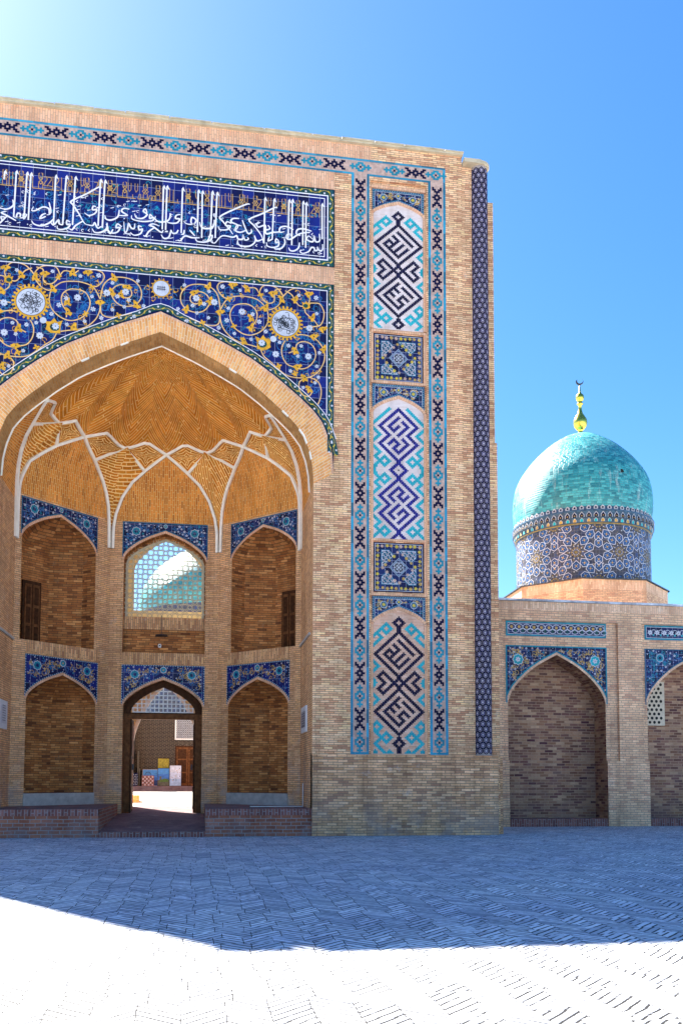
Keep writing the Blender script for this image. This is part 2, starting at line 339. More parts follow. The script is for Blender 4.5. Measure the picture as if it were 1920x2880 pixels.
class MB:
    def __init__(s): s.v, s.f, s.m, s.uv, s.k = [], [], [], [], 0
    def lift(s):      # overlapping inlay strokes never share a plane
        s.k += 1
        return (s.k % 60) * 6e-6
    def face(s, pts, mat, uv=None):
        b = len(s.v)
        pts = [Vector(p) for p in pts]
        s.v += pts
        s.f.append(tuple(range(b, b + len(pts)))); s.m.append(mat)
        if uv is None:
            n = Vector((0, 0, 0))
            for i in range(len(pts)): n += pts[i].cross(pts[(i + 1) % len(pts)])
            if n.length > 1e-12: n.normalize()
            if abs(n.z) < .8:
                t = Vector((-n.y, n.x, 0)); t.normalize()
                if abs(t.x) > abs(t.y):
                    if t.x < 0: t = -t
                elif t.y < 0: t = -t
                uv = [(p.dot(t), p.z) for p in pts]
            else: uv = [(p.x, p.y) for p in pts]
        s.uv.append(uv)
    def box(s, a, b, mat, skip=''):
        (x0, y0, z0), (x1, y1, z1) = a, b
        q = lambda *k: [Vector((x0 if i & 1 == 0 else x1, y0 if i & 2 == 0 else y1, z0 if i & 4 == 0 else z1)) for i in k]
        for name, k in (('f', (0, 1, 5, 4)), ('b', (3, 2, 6, 7)), ('l', (2, 0, 4, 6)), ('r', (1, 3, 7, 5)), ('t', (4, 5, 7, 6)), ('d', (2, 3, 1, 0))):
            if name not in skip: s.face(q(*k), mat)
    def fbox(s, fr, u0, u1, v0, v1, w0, w1, mat):
        P = lambda u, v, w_: fr(u, v, w_)
        s.face([P(u0, v0, w1), P(u1, v0, w1), P(u1, v1, w1), P(u0, v1, w1)], mat)
        s.face([P(u0, v1, w1), P(u1, v1, w1), P(u1, v1, w0), P(u0, v1, w0)], mat)
        s.face([P(u0, v0, w0), P(u1, v0, w0), P(u1, v0, w1), P(u0, v0, w1)], mat)
        s.face([P(u0, v0, w0), P(u0, v0, w1), P(u0, v1, w1), P(u0, v1, w0)], mat)
        s.face([P(u1, v0, w1), P(u1, v0, w0), P(u1, v1, w0), P(u1, v1, w1)], mat)
    def rect(s, fr, u0, u1, v0, v1, w_, mat): s.face([fr(u0, v0, w_), fr(u1, v0, w_), fr(u1, v1, w_), fr(u0, v1, w_)], mat)
    def poly(s, fr, pts, w_, mat):
        w_ += s.lift()
        s.face([fr(a, b, w_) for a, b in pts], mat)
    def disc(s, fr, u, v, r, w_, mat, n=8, ry=None, rot=0.0):
        ry = ry or r
        pts = []
        for k in range(n):
            a = 2 * pi * k / n
            x, y = r * cos(a), ry * sin(a)
            pts.append((u + x * cos(rot) - y * sin(rot), v + x * sin(rot) + y * cos(rot)))
        s.poly(fr, pts, w_, mat)
    def ribbon(s, fr, pts, wd, w_, mat, closed=False, taper=False, uvlen=False):
        n = len(pts)
        w_ += s.lift()
        L, R = [], []
        for i, (x, y) in enumerate(pts):
            a = pts[i - 1] if (i or closed) else pts[i]
            b = pts[(i + 1) % n] if (i < n - 1 or closed) else pts[i]
            d1 = (x - a[0], y - a[1]); d2 = (b[0] - x, b[1] - y)
            l1, l2 = hypot(*d1), hypot(*d2)
            if l1 < 1e-9: d1, l1 = d2, l2
            if l2 < 1e-9: d2, l2 = d1, l1
            if l1 < 1e-9: d1, l1, d2, l2 = (1, 0), 1, (1, 0), 1
            nx, ny = -(d1[1] / l1 + d2[1] / l2), d1[0] / l1 + d2[0] / l2
            k = hypot(nx, ny) or 1
            nx, ny = nx / k, ny / k
            cs = max(.45, abs(nx * -d1[1] / l1 + ny * d1[0] / l1))
            h = wd / 2 / cs
            if taper:
                f = i / max(n - 1, 1)
                h *= .35 + .65 * sin(pi * min(1, max(0, .15 + .8 * f)))
            L.append((x + nx * h, y + ny * h)); R.append((x - nx * h, y - ny * h))
        acc = 0
        for i in range(n if closed else n - 1):
            j = (i + 1) % n
            seg = hypot(pts[j][0] - pts[i][0], pts[j][1] - pts[i][1])
            uv = [(acc, 0), (acc + seg, 0), (acc + seg, wd), (acc, wd)] if uvlen else None
            s.face([fr(*R[i], w_), fr(*R[j], w_), fr(*L[j], w_), fr(*L[i], w_)], mat, uv)
            acc += seg
    def lathe(s, c, prof, mat, n=48, a0=0.0, a1=2 * pi, uvR=None):
        """prof = [(radius, z)], UVs in metres"""
        acc = 0
        for k in range(len(prof) - 1):
            (r0, z0), (r1, z1) = prof[k], prof[k + 1]
            seg = hypot(r1 - r0, z1 - z0)
            for i in range(n):
                A, B = a0 + (a1 - a0) * i / n, a0 + (a1 - a0) * (i + 1) / n
                rr = uvR or max(r0, r1)
                pts = [(c[0] + r0 * cos(A), c[1] + r0 * sin(A), c[2] + z0), (c[0] + r0 * cos(B), c[1] + r0 * sin(B), c[2] + z0),
                       (c[0] + r1 * cos(B), c[1] + r1 * sin(B), c[2] + z1), (c[0] + r1 * cos(A), c[1] + r1 * sin(A), c[2] + z1)]
                uv = [(A * rr, acc), (B * rr, acc), (B * rr, acc + seg), (A * rr, acc + seg)]
                if r1 < 1e-6: pts, uv = pts[:3], uv[:3]
                elif r0 < 1e-6: pts, uv = [pts[0]] + pts[2:], [uv[0]] + uv[2:]
                s.face(pts, mat, uv)
            acc += seg
    def tube(s, path, up, wd, ht, mat):
        """square-edged rib along a 3D path; up(i) points out of the surface"""
        rings = []
        n = len(path)
        for i in range(n):
            d = (path[min(i + 1, n - 1)] - path[max(i - 1, 0)]).normalized()
            nn = up[i] - d * up[i].dot(d)
            nn.normalize()
            b = d.cross(nn)
            p = path[i]
            rings.append([p - b * wd / 2 - nn * .03, p - b * wd * .42 + nn * ht, p + b * wd * .42 + nn * ht, p + b * wd / 2 - nn * .03])
        for i in range(n - 1):
            for k in range(3): s.face([rings[i][k], rings[i + 1][k], rings[i + 1][k + 1], rings[i][k + 1]], mat)
        s.face(rings[0], mat); s.face(rings[-1][::-1], mat)
    def build(s, name, parent=None, smooth=False, loc=None):
        mats = []
        for k in s.m:
            if k not in mats: mats.append(k)
        me = bpy.data.meshes.new(name)
        off = Vector(loc) if loc else Vector((0, 0, 0))
        me.from_pydata([tuple(q - off) for q in s.v], [], s.f)
        for k in mats: me.materials.append(M[k])
        ix = {k: i for i, k in enumerate(mats)}
        me.polygons.foreach_set('material_index', [ix[k] for k in s.m])
        ul = me.uv_layers.new(name='UVMap')
        flat = []
        for q in s.uv:
            for a in q: flat += [a[0], a[1]]
        ul.data.foreach_set('uv', flat)
        if smooth:
            import bmesh
            bm = bmesh.new(); bm.from_mesh(me)
            bmesh.ops.remove_doubles(bm, verts=bm.verts, dist=1e-4)
            bmesh.ops.recalc_face_normals(bm, faces=bm.faces)
            bm.to_mesh(me); bm.free()
            me.polygons.foreach_set('use_smooth', [True] * len(me.polygons))
        me.update()
        o = bpy.data.objects.new(name, me)
        C.objects.link(o)
        o.location = off
        if parent:
            o.parent = parent
            o.matrix_parent_inverse = Matrix.Translation(-_world(parent))
        return o

def _world(o):
    p = Vector(o.location)
    return p + (_world(o.parent) - _world(o.parent) if o.parent else Vector((0, 0, 0)))

def thing(name, label, cat, loc=(0, 0, 0), group=None):
    o = bpy.data.objects.new(name, None)
    C.objects.link(o)
    o.location = loc
    o['label'] = label; o['category'] = cat
    if group: o['group'] = group
    return o

def tag(o, label, cat, group=None):
    o['label'] = label; o['category'] = cat
    if group: o['group'] = group
    return o

# ------------------------------------------------------------------ arches and walls with openings
P_MAIN = [(0, 1), (.12, .945), (.226, .897), (.37, .82), (.517, .736), (.66, .625), (.804, .494), (.88, .415), (.935, .335), (.975, .22), (.993, .12), (1, 0)]
P_SMALL = [(0, 1), (.17, .905), (.337, .81), (.48, .71), (.62, .59), (.75, .46), (.86, .325), (.93, .21), (.975, .11), (1, 0)]

def lerp_prof(prof, x):
    x = min(1, abs(x))
    for (a, ha), (b, hb) in zip(prof, prof[1:]):
        if x <= b: return ha + (hb - ha) * (x - a) / (b - a)
    return 0

class Arch:
    def __init__(s, c, a, sill, zsp, zap, prof=P_SMALL): s.c, s.a, s.sill, s.zsp, s.zap, s.prof = c, a, sill, zsp, zap, prof
    def top(s, u): return s.zsp + (s.zap - s.zsp) * lerp_prof(s.prof, (u - s.c) / s.a)
    def us(s): return [s.c - s.a * x for x, _ in s.prof[::-1]] + [s.c + s.a * x for x, _ in s.prof[1:]]
    def curve(s, grow=0.0, dz=0.0): return [(s.c + (u - s.c) * (1 + grow / s.a), s.top(u) + dz) for u in s.us()]
    def offset(s, d):
        """curve moved outwards by d along its normal"""
        p = s.curve(); out = []
        for i, (x, y) in enumerate(p):
            a, b = p[max(i - 1, 0)], p[min(i + 1, len(p) - 1)]
            t = (b[0] - a[0], b[1] - a[1]); k = hypot(*t) or 1
            if i == 0: t, k = (0, 1), 1
            if i == len(p) - 1: t, k = (0, -1), 1
            sgn = 1.0
            dd = d / max(.5, 1) 
            if abs(x - s.c) < 1e-6: out.append((x, y + d * 1.12)); continue
            out.append((x - t[1] / k * dd, y + t[0] / k * dd))
        return out

def wall(mb, fr, u0, u1, z0, z1, ops, mat, w_=0.0):
    us = {u0, u1}
    for o in ops:
        for u in o.us():
            if u0 < u < u1: us.add(u)
    us = sorted(us)
    for a, b in zip(us, us[1:]):
        if b - a < 1e-6: continue
        mid = (a + b) / 2
        za = zb = z0
        for o in sorted([o for o in ops if abs(mid - o.c) < o.a], key=lambda o: o.sill):
            if o.sill > z0 + 1e-6: mb.face([fr(a, za, w_), fr(b, zb, w_), fr(b, o.sill, w_), fr(a, o.sill, w_)], mat)
            za, zb = o.top(a), o.top(b)
        mb.face([fr(a, za, w_), fr(b, zb, w_), fr(b, z1, w_), fr(a, z1, w_)], mat)

def reveal(mb, fr, o, w0, w1, mat, sill=None):
    """jambs, soffit and sill between depth w0 and w1"""
    c = [(o.c - o.a, o.sill)] + o.curve() + [(o.c + o.a, o.sill)]
    acc = 0
    for p, q in zip(c, c[1:]):
        s = hypot(q[0] - p[0], q[1] - p[1])
        if s > 1e-6: mb.face([fr(*p, w0), fr(*q, w0), fr(*q, w1), fr(*p, w1)], mat, [(0, acc), (0, acc + s), (w0 - w1, acc + s), (w0 - w1, acc)])
        acc += s
    mb.face([fr(o.c - o.a, o.sill, w0), fr(o.c + o.a, o.sill, w0), fr(o.c + o.a, o.sill, w1), fr(o.c - o.a, o.sill, w1)], sill or mat)

def ring(mb, fr, o, wd, w_, mat):
    """a narrow course of bricks standing round an arch"""
    a, b = o.curve(), o.offset(wd)
    acc = 0
    for i in range(len(a) - 1):
        s = hypot(a[i + 1][0] - a[i][0], a[i + 1][1] - a[i][1])
        mb.face([fr(*a[i], w_), fr(*a[i + 1], w_), fr(*b[i + 1], w_), fr(*b[i], w_)], mat, [(acc, 0), (acc + s, 0), (acc + s, wd), (acc, wd)])
        mb.face([fr(*a[i], 0), fr(*a[i + 1], 0), fr(*a[i + 1], w_), fr(*a[i], w_)], mat)
        acc += s

def half_octagon_niche(mb, fr, o, mat, floor_mat):
    """five-sided niche whose facets close to a pointed half dome"""
    a = o.a
    base = [(-a, 0), (-.92 * a, -.38 * a), (-.38 * a, -.92 * a), (.38 * a, -.92 * a), (.92 * a, -.38 * a), (a, 0)]
    hs = [(1, o.sill), (1, o.zsp)] + [(x, o.zsp + (o.zap - o.zsp) * h) for x, h in o.prof[::-1][1:]]
    for k in range(5):
        p, q = base[k], base[k + 1]
        L = hypot(q[0] - p[0], q[1] - p[1])
        for (g0, z0), (g1, z1) in zip(hs, hs[1:]):
            pts = [fr(o.c + p[0] * g0, z0, p[1] * g0), fr(o.c + q[0] * g0, z0, q[1] * g0), fr(o.c + q[0] * g1, z1, q[1] * g1), fr(o.c + p[0] * g1, z1, p[1] * g1)]
            h = L / 2; b = k * 1.7
            uv = [(b + h - h * g0, z0), (b + h + h * g0, z0), (b + h + h * g1, z1), (b + h - h * g1, z1)]
            if g1 < 1e-6: pts, uv = pts[:3], uv[:3]
            mb.face(pts, mat, uv)
    mb.face([fr(o.c + x, o.sill, y) for x, y in base], floor_mat)

# ------------------------------------------------------------------ ornament
def star_flower(mb, fr, u, v, r, w_, petal, core, n=6):
    for k in range(n):
        a = 2 * pi * k / n + .3
        mb.disc(fr, u + .62 * r * cos(a), v + .62 * r * sin(a), .42 * r, w_, petal, 6, .30 * r, a)
    mb.disc(fr, u, v, .36 * r, w_ + .001, petal, 6)
    mb.disc(fr, u, v, .17 * r, w_ + .002, core, 6)

def leaf_shape(mb, fr, u, v, L, a, w_, mat):
    pts = []
    for x, y in ((-.5, 0), (-.3, .16), (-.05, .26), (.2, .20), (.34, .30), (.5, .06), (.36, -.02), (.2, -.16), (-.05, -.12), (-.3, -.12)):
        pts.append((u + L * (x * cos(a) - y * sin(a)), v + L * (x * sin(a) + y * cos(a))))
    mb.poly(fr, pts, w_, mat)

def arc(u, v, r, a0, a1, n=8, ry=None): return [(u + r * cos(a0 + (a1 - a0) * k / n), v + (ry or r) * sin(a0 + (a1 - a0) * k / n)) for k in range(n + 1)]

def spiral(u, v, r, a0, turns, sgn, n=16):
    return [(u + r * (1 - .75 * k / n) * cos(a0 + sgn * 2 * pi * turns * k / n), v + r * (1 - .75 * k / n) * sin(a0 + sgn * 2 * pi * turns * k / n)) for k in range(n + 1)]

def resample(pts, d, closed=False):
    q = pts + ([pts[0]] if closed else [])
    L = [0]
    for a, b in zip(q, q[1:]): L.append(L[-1] + hypot(b[0] - a[0], b[1] - a[1]))
    n = max(1, round(L[-1] / d))
    out = []; i = 0
    for k in range(n + (0 if closed else 1)):
        t = L[-1] * k / n
        while i < len(L) - 2 and L[i + 1] < t: i += 1
        s = (t - L[i]) / max(L[i + 1] - L[i], 1e-9)
        a, b = q[i], q[i + 1]
        out.append((a[0] + (b[0] - a[0]) * s, a[1] + (b[1] - a[1]) * s, atan2(b[1] - a[1], b[0] - a[0])))
    return out

def smooth(pts, k=4):
    """Catmull-Rom through the points"""
    out = []
    n = len(pts)
    for i in range(n - 1):
        p0, p1, p2, p3 = pts[max(i - 1, 0)], pts[i], pts[i + 1], pts[min(i + 2, n - 1)]
        for j in range(k):
            t = j / k
            out.append(tuple(.5 * (2 * p1[c] + (p2[c] - p0[c]) * t + (2 * p0[c] - 5 * p1[c] + 4 * p2[c] - p3[c]) * t * t + (3 * p1[c] - p0[c] - 3 * p2[c] + p3[c]) * t ** 3) for c in (0, 1)))
    out.append(tuple(pts[-1][:2]))
    return out

def garland(mb, fr, path, wd, w_, closed=True, pitch=.29, inner=None):
    """green border with a yellow leaf wave and white flowers"""
    mb.ribbon(fr, path, wd, w_, 'green', closed)
    s = resample(path, pitch / 2, closed)
    wave = []
    for k, (u, v, a) in enumerate(s):
        nx, ny = -sin(a), cos(a)
        h = wd * .24 * (1 if (k // 2) % 2 else -1)
        if k % 2 == 0:
            star_flower(mb, fr, u - nx * h, v - ny * h, wd * .19, w_ + .004, 'white', 'deep', 5)
            wave.append((u + nx * h, v + ny * h))
        else:
            t = .8 * (1 if (k // 2) % 2 else -1)
            mb.disc(fr, u, v, wd * .32, w_ + .005, 'lemon', 8, wd * .11, a - t)
            wave.append((u, v))
    mb.ribbon(fr, smooth(wave, 3), .014, w_ + .003, 'ochre')

# stepped brick motifs
DARK = ['X...X', 'XX.XX', '.XXX.', '..X..', '.XXX.', 'XX.XX', '.XXX.', '..X..', '.XXX.', 'XX.XX', 'X...X']
TURQ = ['..X..', '.XXX.', '..X..', '.XXX.', 'XX.XX', 'X.O.X', 'XX.XX', '.XXX.', '..X..', '.XXX.', '..X..']

def motif(mb, fr, u, v, rows, mat, w_, cell=.0625, horiz=False):
    for r, row in enumerate(rows):
        for c, ch in enumerate(row):
            if ch == '.': continue
            a, b = (c - 2) * cell, (len(rows) // 2 - r) * cell
            if horiz: a, b = -b, a
            mm = 'deep' if ch == 'O' else mat
            mb.rect(fr, u + a - cell / 2, u + a + cell / 2, v + b - cell / 2, v + b + cell / 2, w_, mm)

def stroke(cells, pts, mat):
    for (x0, y0), (x1, y1) in zip(pts, pts[1:]):
        n = max(abs(x1 - x0), abs(y1 - y0)) or 1
        for k in range(n + 1):
            x, y = round(x0 + (x1 - x0) * k / n), round(y0 + (y1 - y0) * k / n)
            for dx, dy in ((0, 0), (1, 0), (-1, 0), (0, 1), (0, -1)): cells[(x + dx, y + dy)] = mat

def dia(cx, cy, r): return [(cx, cy - r), (cx + r, cy), (cx, cy + r), (cx - r, cy), (cx, cy - r)]

# ornament laid out on the facade, centimetres (across, up)
SCROLL = [[(174,1570),(176,1545),(186,1518),(209,1494),(236,1481),(263,1476),(285,1471)],[(176,1578),(183,1594),(196,1613),(215,1622),(237,1626),(261,1625),(284,1620),(301,1608),(314,1593),(319,1573),(318,1552),(309,1533),(292,1517),(270,1507),(250,1507),(233,1514),(218,1526),(208,1545),(204,1563),(207,1578),(217,1594),(234,1601),(257,1602),(274,1594),(284,1580),(285,1562),(279,1546),(270,1533),(270,1515)],[(196,1615),(185,1617),(173,1629),(165,1646),(170,1659),(182,1665),(197,1667),(212,1658)],[(239,1660),(251,1651),(266,1655),(281,1654),(291,1640),(306,1618),(321,1611),(336,1618),(337,1639),(340,1654),(358,1659)],[(292,1642),(296,1655),(305,1665),(323,1667),(343,1662),(358,1648),(363,1631),(351,1609),(336,1596),(321,1592),(311,1598)],[(363,1635),(375,1650),(390,1662),(410,1667),(428,1665),(441,1651),(446,1636),(441,1622),(426,1609)],[(370,1655),(390,1644),(401,1626),(413,1612),(426,1611)],[(441,1622),(458,1624),(476,1623),(486,1608),(490,1593),(486,1569),(474,1553),(459,1570),(444,1581),(432,1593),(431,1608)],[(474,1553),(456,1549),(426,1545)],[(297,1464),(307,1444),(327,1428),(347,1411),(370,1393),(392,1386),(417,1385),(442,1388),(460,1397),(477,1414),(490,1441),(492,1469),(482,1492),(464,1511),(449,1517),(429,1521),(411,1520)],[(371,1498),(362,1479),(361,1458),(367,1439),(379,1424),(397,1418),(417,1413),(437,1418),(454,1433),(464,1454),(463,1475),(452,1492),(436,1499),(419,1498),(406,1488),(402,1472),(382,1460)],[(427,1382),(415,1371),(415,1350),(425,1333),(442,1329),(452,1340),(447,1353),(435,1349)],[(447,1389),(465,1382),(477,1370),(482,1350),(480,1327),(472,1306)],[(175,1578),(173,1595),(168,1618),(158,1635),(139,1648),(112,1651),(85,1646),(66,1631),(57,1610),(60,1588),(74,1571),(99,1563),(123,1568),(139,1585),(144,1603),(134,1620),(117,1628),(98,1624),(86,1610),(88,1595),(103,1589),(117,1598)],[(174,1557),(172,1537),(160,1527),(140,1526),(121,1532),(106,1536),(84,1544)]]
LEAF = [(212,1658),(256,1652),(295,1635),(333,1643),(361,1628),(401,1632),(443,1651),(200,1613),(311,1598),(175,1570),(269,1561),(267,1532),(216,1530),(248,1487),(454,1579),(459,1518),(404,1470),(352,1417),(409,1419),(432,1387),(489,1482),(487,1544),(402,1398),(139,1648),(98,1624),(117,1598),(74,1571),(123,1533),(447,1353),(144,1603)]
TULIP = [(302,1484),(433,1614)]
FLOWER = [(181,1650,9),(233,1643,7),(312,1650,7),(412,1644,7),(465,1641,9),(240,1577,12),(272,1572,8),(292,1550,9),(199,1584,7),(195,1546,9),(171,1521,8),(218,1507,7),(268,1493,7),(312,1521,8),(300,1485,12),(467,1591,7),(445,1543,12),(354,1491,7),(381,1483,8),(420,1485,7),(410,1452,7),(442,1454,12),(343,1453,12),(476,1468,7),(468,1425,7),(388,1404,7),(473,1391,7),(157,1599,12),(463,1373,5),(427,1355,5),(103,1607,12),(127,1591,8),(93,1583,8),(141,1631,7),(68,1644,7),(140,1549,7),(106,1561,7),(50,1569,7),(77,1534,7)]
VERT = [(-169,1946,-174,1797),(-182,1947,-186,1802),(-254,1947,-259,1797),(-280,1947,-287,1794),(-310,1945,-313,1793),(-380,1944,-384,1799),(-391,1945,-396,1802),(-421,1946,-425,1804),(-453,1942,-455,1915),(161,1945,157,1800),(147,1946,143,1814),(117,1945,117,1796),(105,1946,104,1813),(58,1948,56,1805),(12,1949,10,1810),(2,1948,0,1811),(482,1945,483,1830),(433,1943,432,1797),(423,1946,423,1805),(390,1948,389,1801),(380,1947,378,1822),(334,1944,329,1814),(306,1945,304,1798),(161,1947,157,1799),(146,1947,143,1806)]
LETTER = [[(-179,1919),(-186,1922),(-221,1897),(-264,1870),(-259,1859),(-242,1834),(-229,1811),(-221,1803)],[(-193,1860),(-201,1861),(-203,1850),(-191,1851),(-196,1839),(-213,1831),(-226,1838)],[(-160,1814),(-162,1796),(-177,1783),(-195,1781),(-203,1792)],[(-143,1796),(-151,1782),(-160,1794)],[(-177,1801),(-187,1795),(-196,1810),(-202,1801),(-221,1803)],[(-231,1811),(-250,1796),(-260,1782),(-268,1785)],[(-266,1805),(-275,1809),(-275,1797),(-266,1798),(-272,1787),(-288,1780),(-301,1781),(-302,1790)],[(-287,1794),(-297,1797),(-299,1808),(-313,1791),(-322,1801)],[(-314,1809),(-324,1797),(-346,1785),(-367,1788),(-375,1798)],[(-335,1815),(-351,1807),(-345,1819),(-335,1824)],[(-327,1859),(-321,1833),(-325,1825),(-327,1839),(-343,1843),(-364,1830),(-375,1829),(-370,1841)],[(-388,1816),(-396,1802),(-398,1815),(-390,1816)],[(-398,1804),(-416,1804),(-414,1816),(-406,1814),(-410,1803),(-424,1804)],[(-418,1793),(-444,1806),(-459,1813),(-445,1819)],[(-444,1804),(-458,1787),(-464,1779)],[(-429,1856),(-427,1839),(-443,1826),(-465,1826)],[(-450,1801),(-460,1800),(-456,1791),(-452,1796)],[(154,1857),(152,1839),(138,1828),(117,1828),(110,1845)],[(136,1801),(148,1807),(143,1792),(125,1784),(104,1784),(97,1795)],[(97,1836),(85,1840),(87,1857),(99,1851),(94,1838),(76,1835),(64,1840)],[(111,1796),(88,1794),(67,1797),(54,1781),(45,1782)],[(81,1817),(97,1800)],[(65,1816),(63,1803),(56,1801)],[(53,1863),(41,1859),(39,1849),(51,1848),(42,1835),(19,1833),(14,1839)],[(23,1864),(21,1847),(12,1837),(-8,1833),(-21,1840),(-20,1850)],[(47,1814),(42,1804),(31,1802),(26,1812)],[(26,1812),(20,1789),(6,1783),(-3,1794)],[(17,1806),(8,1805)],[(3,1809),(-3,1801),(-26,1816),(-38,1819),(-26,1825),(-8,1820)],[(-22,1814),(-39,1800),(-48,1785),(-55,1786)],[(-45,1857),(-50,1869),(-56,1861),(-45,1852),(-58,1839),(-76,1839),(-81,1851)],[(-29,1847),(-36,1853),(-37,1841),(-27,1845),(-29,1835),(-58,1829),(-87,1833),(-90,1845)],[(-60,1812),(-69,1814),(-67,1802),(-58,1805),(-64,1790),(-82,1784),(-93,1792)],[(-80,1820),(-82,1805),(-91,1806),(-98,1818),(-102,1798),(-109,1790),(-112,1823)],[(-118,1806),(-130,1814),(-134,1802),(-123,1803),(-131,1788),(-149,1784),(-158,1795)],[(-163,1811),(-158,1797),(-169,1786),(-182,1783)],[(-97,1863),(-113,1864),(-119,1854),(-103,1844),(-117,1841),(-130,1841)],[(-126,1858),(-130,1836),(-148,1824),(-163,1825),(-167,1837)],[(260,1917),(251,1917),(214,1897),(171,1869),(181,1853),(200,1831),(210,1817)],[(344,1915),(335,1915),(298,1892),(259,1869),(275,1850),(296,1822),(303,1798)],[(484,1814),(484,1796),(474,1793),(469,1801),(468,1793),(461,1792),(457,1800),(449,1799),(442,1787),(426,1779),(416,1781),(417,1789)],[(474,1846),(475,1824),(463,1820),(458,1836),(455,1820),(445,1819),(435,1825),(441,1836),(453,1827)],[(450,1852),(426,1857),(407,1853),(403,1839),(415,1834)],[(445,1848),(413,1840),(386,1820),(373,1822),(375,1834),(387,1836)],[(413,1812),(410,1795),(397,1784),(384,1784),(380,1793)],[(394,1851),(373,1859),(354,1854),(352,1839),(367,1842)],[(354,1840),(338,1837),(330,1836),(312,1829),(309,1840),(317,1843)],[(366,1821),(368,1805),(357,1788),(339,1784),(335,1790)],[(349,1811),(341,1816),(340,1804),(349,1807),(347,1794),(331,1788),(315,1791),(312,1802)],[(331,1815),(317,1808),(321,1822)],[(275,1820),(283,1804),(302,1812)],[(278,1812),(276,1798),(260,1785),(236,1783),(225,1790),(225,1801)],[(254,1812),(257,1807),(247,1803),(241,1816),(239,1805),(226,1804),(221,1814),(210,1808),(182,1810),(169,1801),(156,1784),(147,1787)],[(238,1865),(254,1826),(266,1830),(265,1840)],[(252,1836),(233,1826),(218,1830),(222,1847),(236,1846)],[(228,1869),(210,1867),(204,1856),(225,1847),(220,1833)],[(205,1851),(192,1855),(188,1843),(202,1842),(192,1830),(171,1828),(166,1838)],[(316,1857),(322,1847),(309,1842),(307,1856),(286,1848),(283,1859),(293,1863)],[(153,1840),(145,1828),(130,1829)],[(145,1822),(138,1795),(130,1786)]]
KNOT = [(-453,1922),(-407,1925),(-352,1923),(-269,1930),(-220,1927),(-154,1925),(-111,1922),(-51,1926),(-14,1927),(75,1923),(132,1926),(235,1928),(277,1927),(364,1927),(408,1926),(468,1926)]

# ------------------------------------------------------------------ the ground
def sheet(name, x0, x1, y0, y1, z, mat):
    mb = MB(); mb.face([(x0, y0, z), (x1, y0, z), (x1, y1, z), (x0, y1, z)], mat)
    o = mb.build(name); o['kind'] = 'structure'
    return o
sheet('plaza_pavement', -300, 300, -300, 500, 0, 'paving')

# ------------------------------------------------------------------ the great portal
W = 4.6
FR = Frame((0, 0, 0), (1, 0, 0), (0, -1, 0))
S2 = sqrt(.5)
BL = Frame((-4.6, 3.17, 0), (1, 1, 0), (1, -1, 0))
BB = Frame((-1.905, 5.865, 0), (1, 0, 0), (0, -1, 0))
BR = Frame((1.905, 5.865, 0), (1, -1, 0), (-1, -1, 0))
ZT = 21.5
portal = thing('portal_building', 'tall tiled brick portal with deep arched bay beside the plaza', 'gateway')
MAIN = Arch(0, W, 0, 10.6, 14.95, P_MAIN)
OUTER = Arch(0, 5.21, 0, 10.95, 15.57, P_MAIN)

mb = MB()
RX0, RX1, RZ0, RZ1, RD = 6.36, 8.14, 2.41, 20.42, .09     # recessed panel field on each pylon
XE = 9.63
XC = 9.3
for s in (-1, 1):
    fr = Frame((0, 0, 0), (s, 0, 0), (0, -1, 0))
    wallop = []
    # pylon, around the recess; plain brick courses
    mb.rect(fr, 5.21, RX0, 2.41, 16.89, 0, 'brick'); mb.rect(fr, RX1, 9.3, 2.41, ZT, 0, 'brick')
    mb.rect(fr, 9.3, XE, 2.41, 21.2, -.03, 'brick'); mb.rect(fr, RX0, RX1, RZ1, ZT, 0, 'brick')
    mb.face([fr(9.3, 2.41, 0), fr(9.3, 2.41, -.03), fr(9.3, ZT, -.3), fr(9.3, ZT, 0)], 'brick')
    mb.rect(fr, 5.21, RX0, 16.89, 21.05, 0, 'brick')
    mb.rect(fr, 5.21, RX0, 21.05, ZT, 0, 'soldier')
    # recess back and edges
    mb.rect(fr, RX0, RX1, RZ0, RZ1, -RD, 'brick')
    for a in (RX0, RX1): mb.face([fr(a, RZ0, 0), fr(a, RZ1, 0), fr(a, RZ1, -RD), fr(a, RZ0, -RD)], 'brick')
    mb.face([fr(RX0, RZ1, 0), fr(RX1, RZ1, 0), fr(RX1, RZ1, -RD), fr(RX0, RZ1, -RD)], 'brick')
    # corner return behind the column
    mb.face([fr(XE, 2.41, -.03), fr(XE, 2.41, -.3), fr(XE, 21.2, -.3), fr(XE, 21.2, -.03)], 'brick')
wall(mb, FR, -5.21, 5.21, 2.41, 16.89, [MAIN], 'brick')
mb.rect(FR, -5.21, 5.21, 16.89, 17.44, 0, 'soldier')
mb.rect(FR, -5.21, 5.21, 17.44, 19.93, 0, 'brick')
mb.rect(FR, -5.21, 5.21, 19.93, ZT, 0, 'soldier')
mb.build('facade_wall', portal)

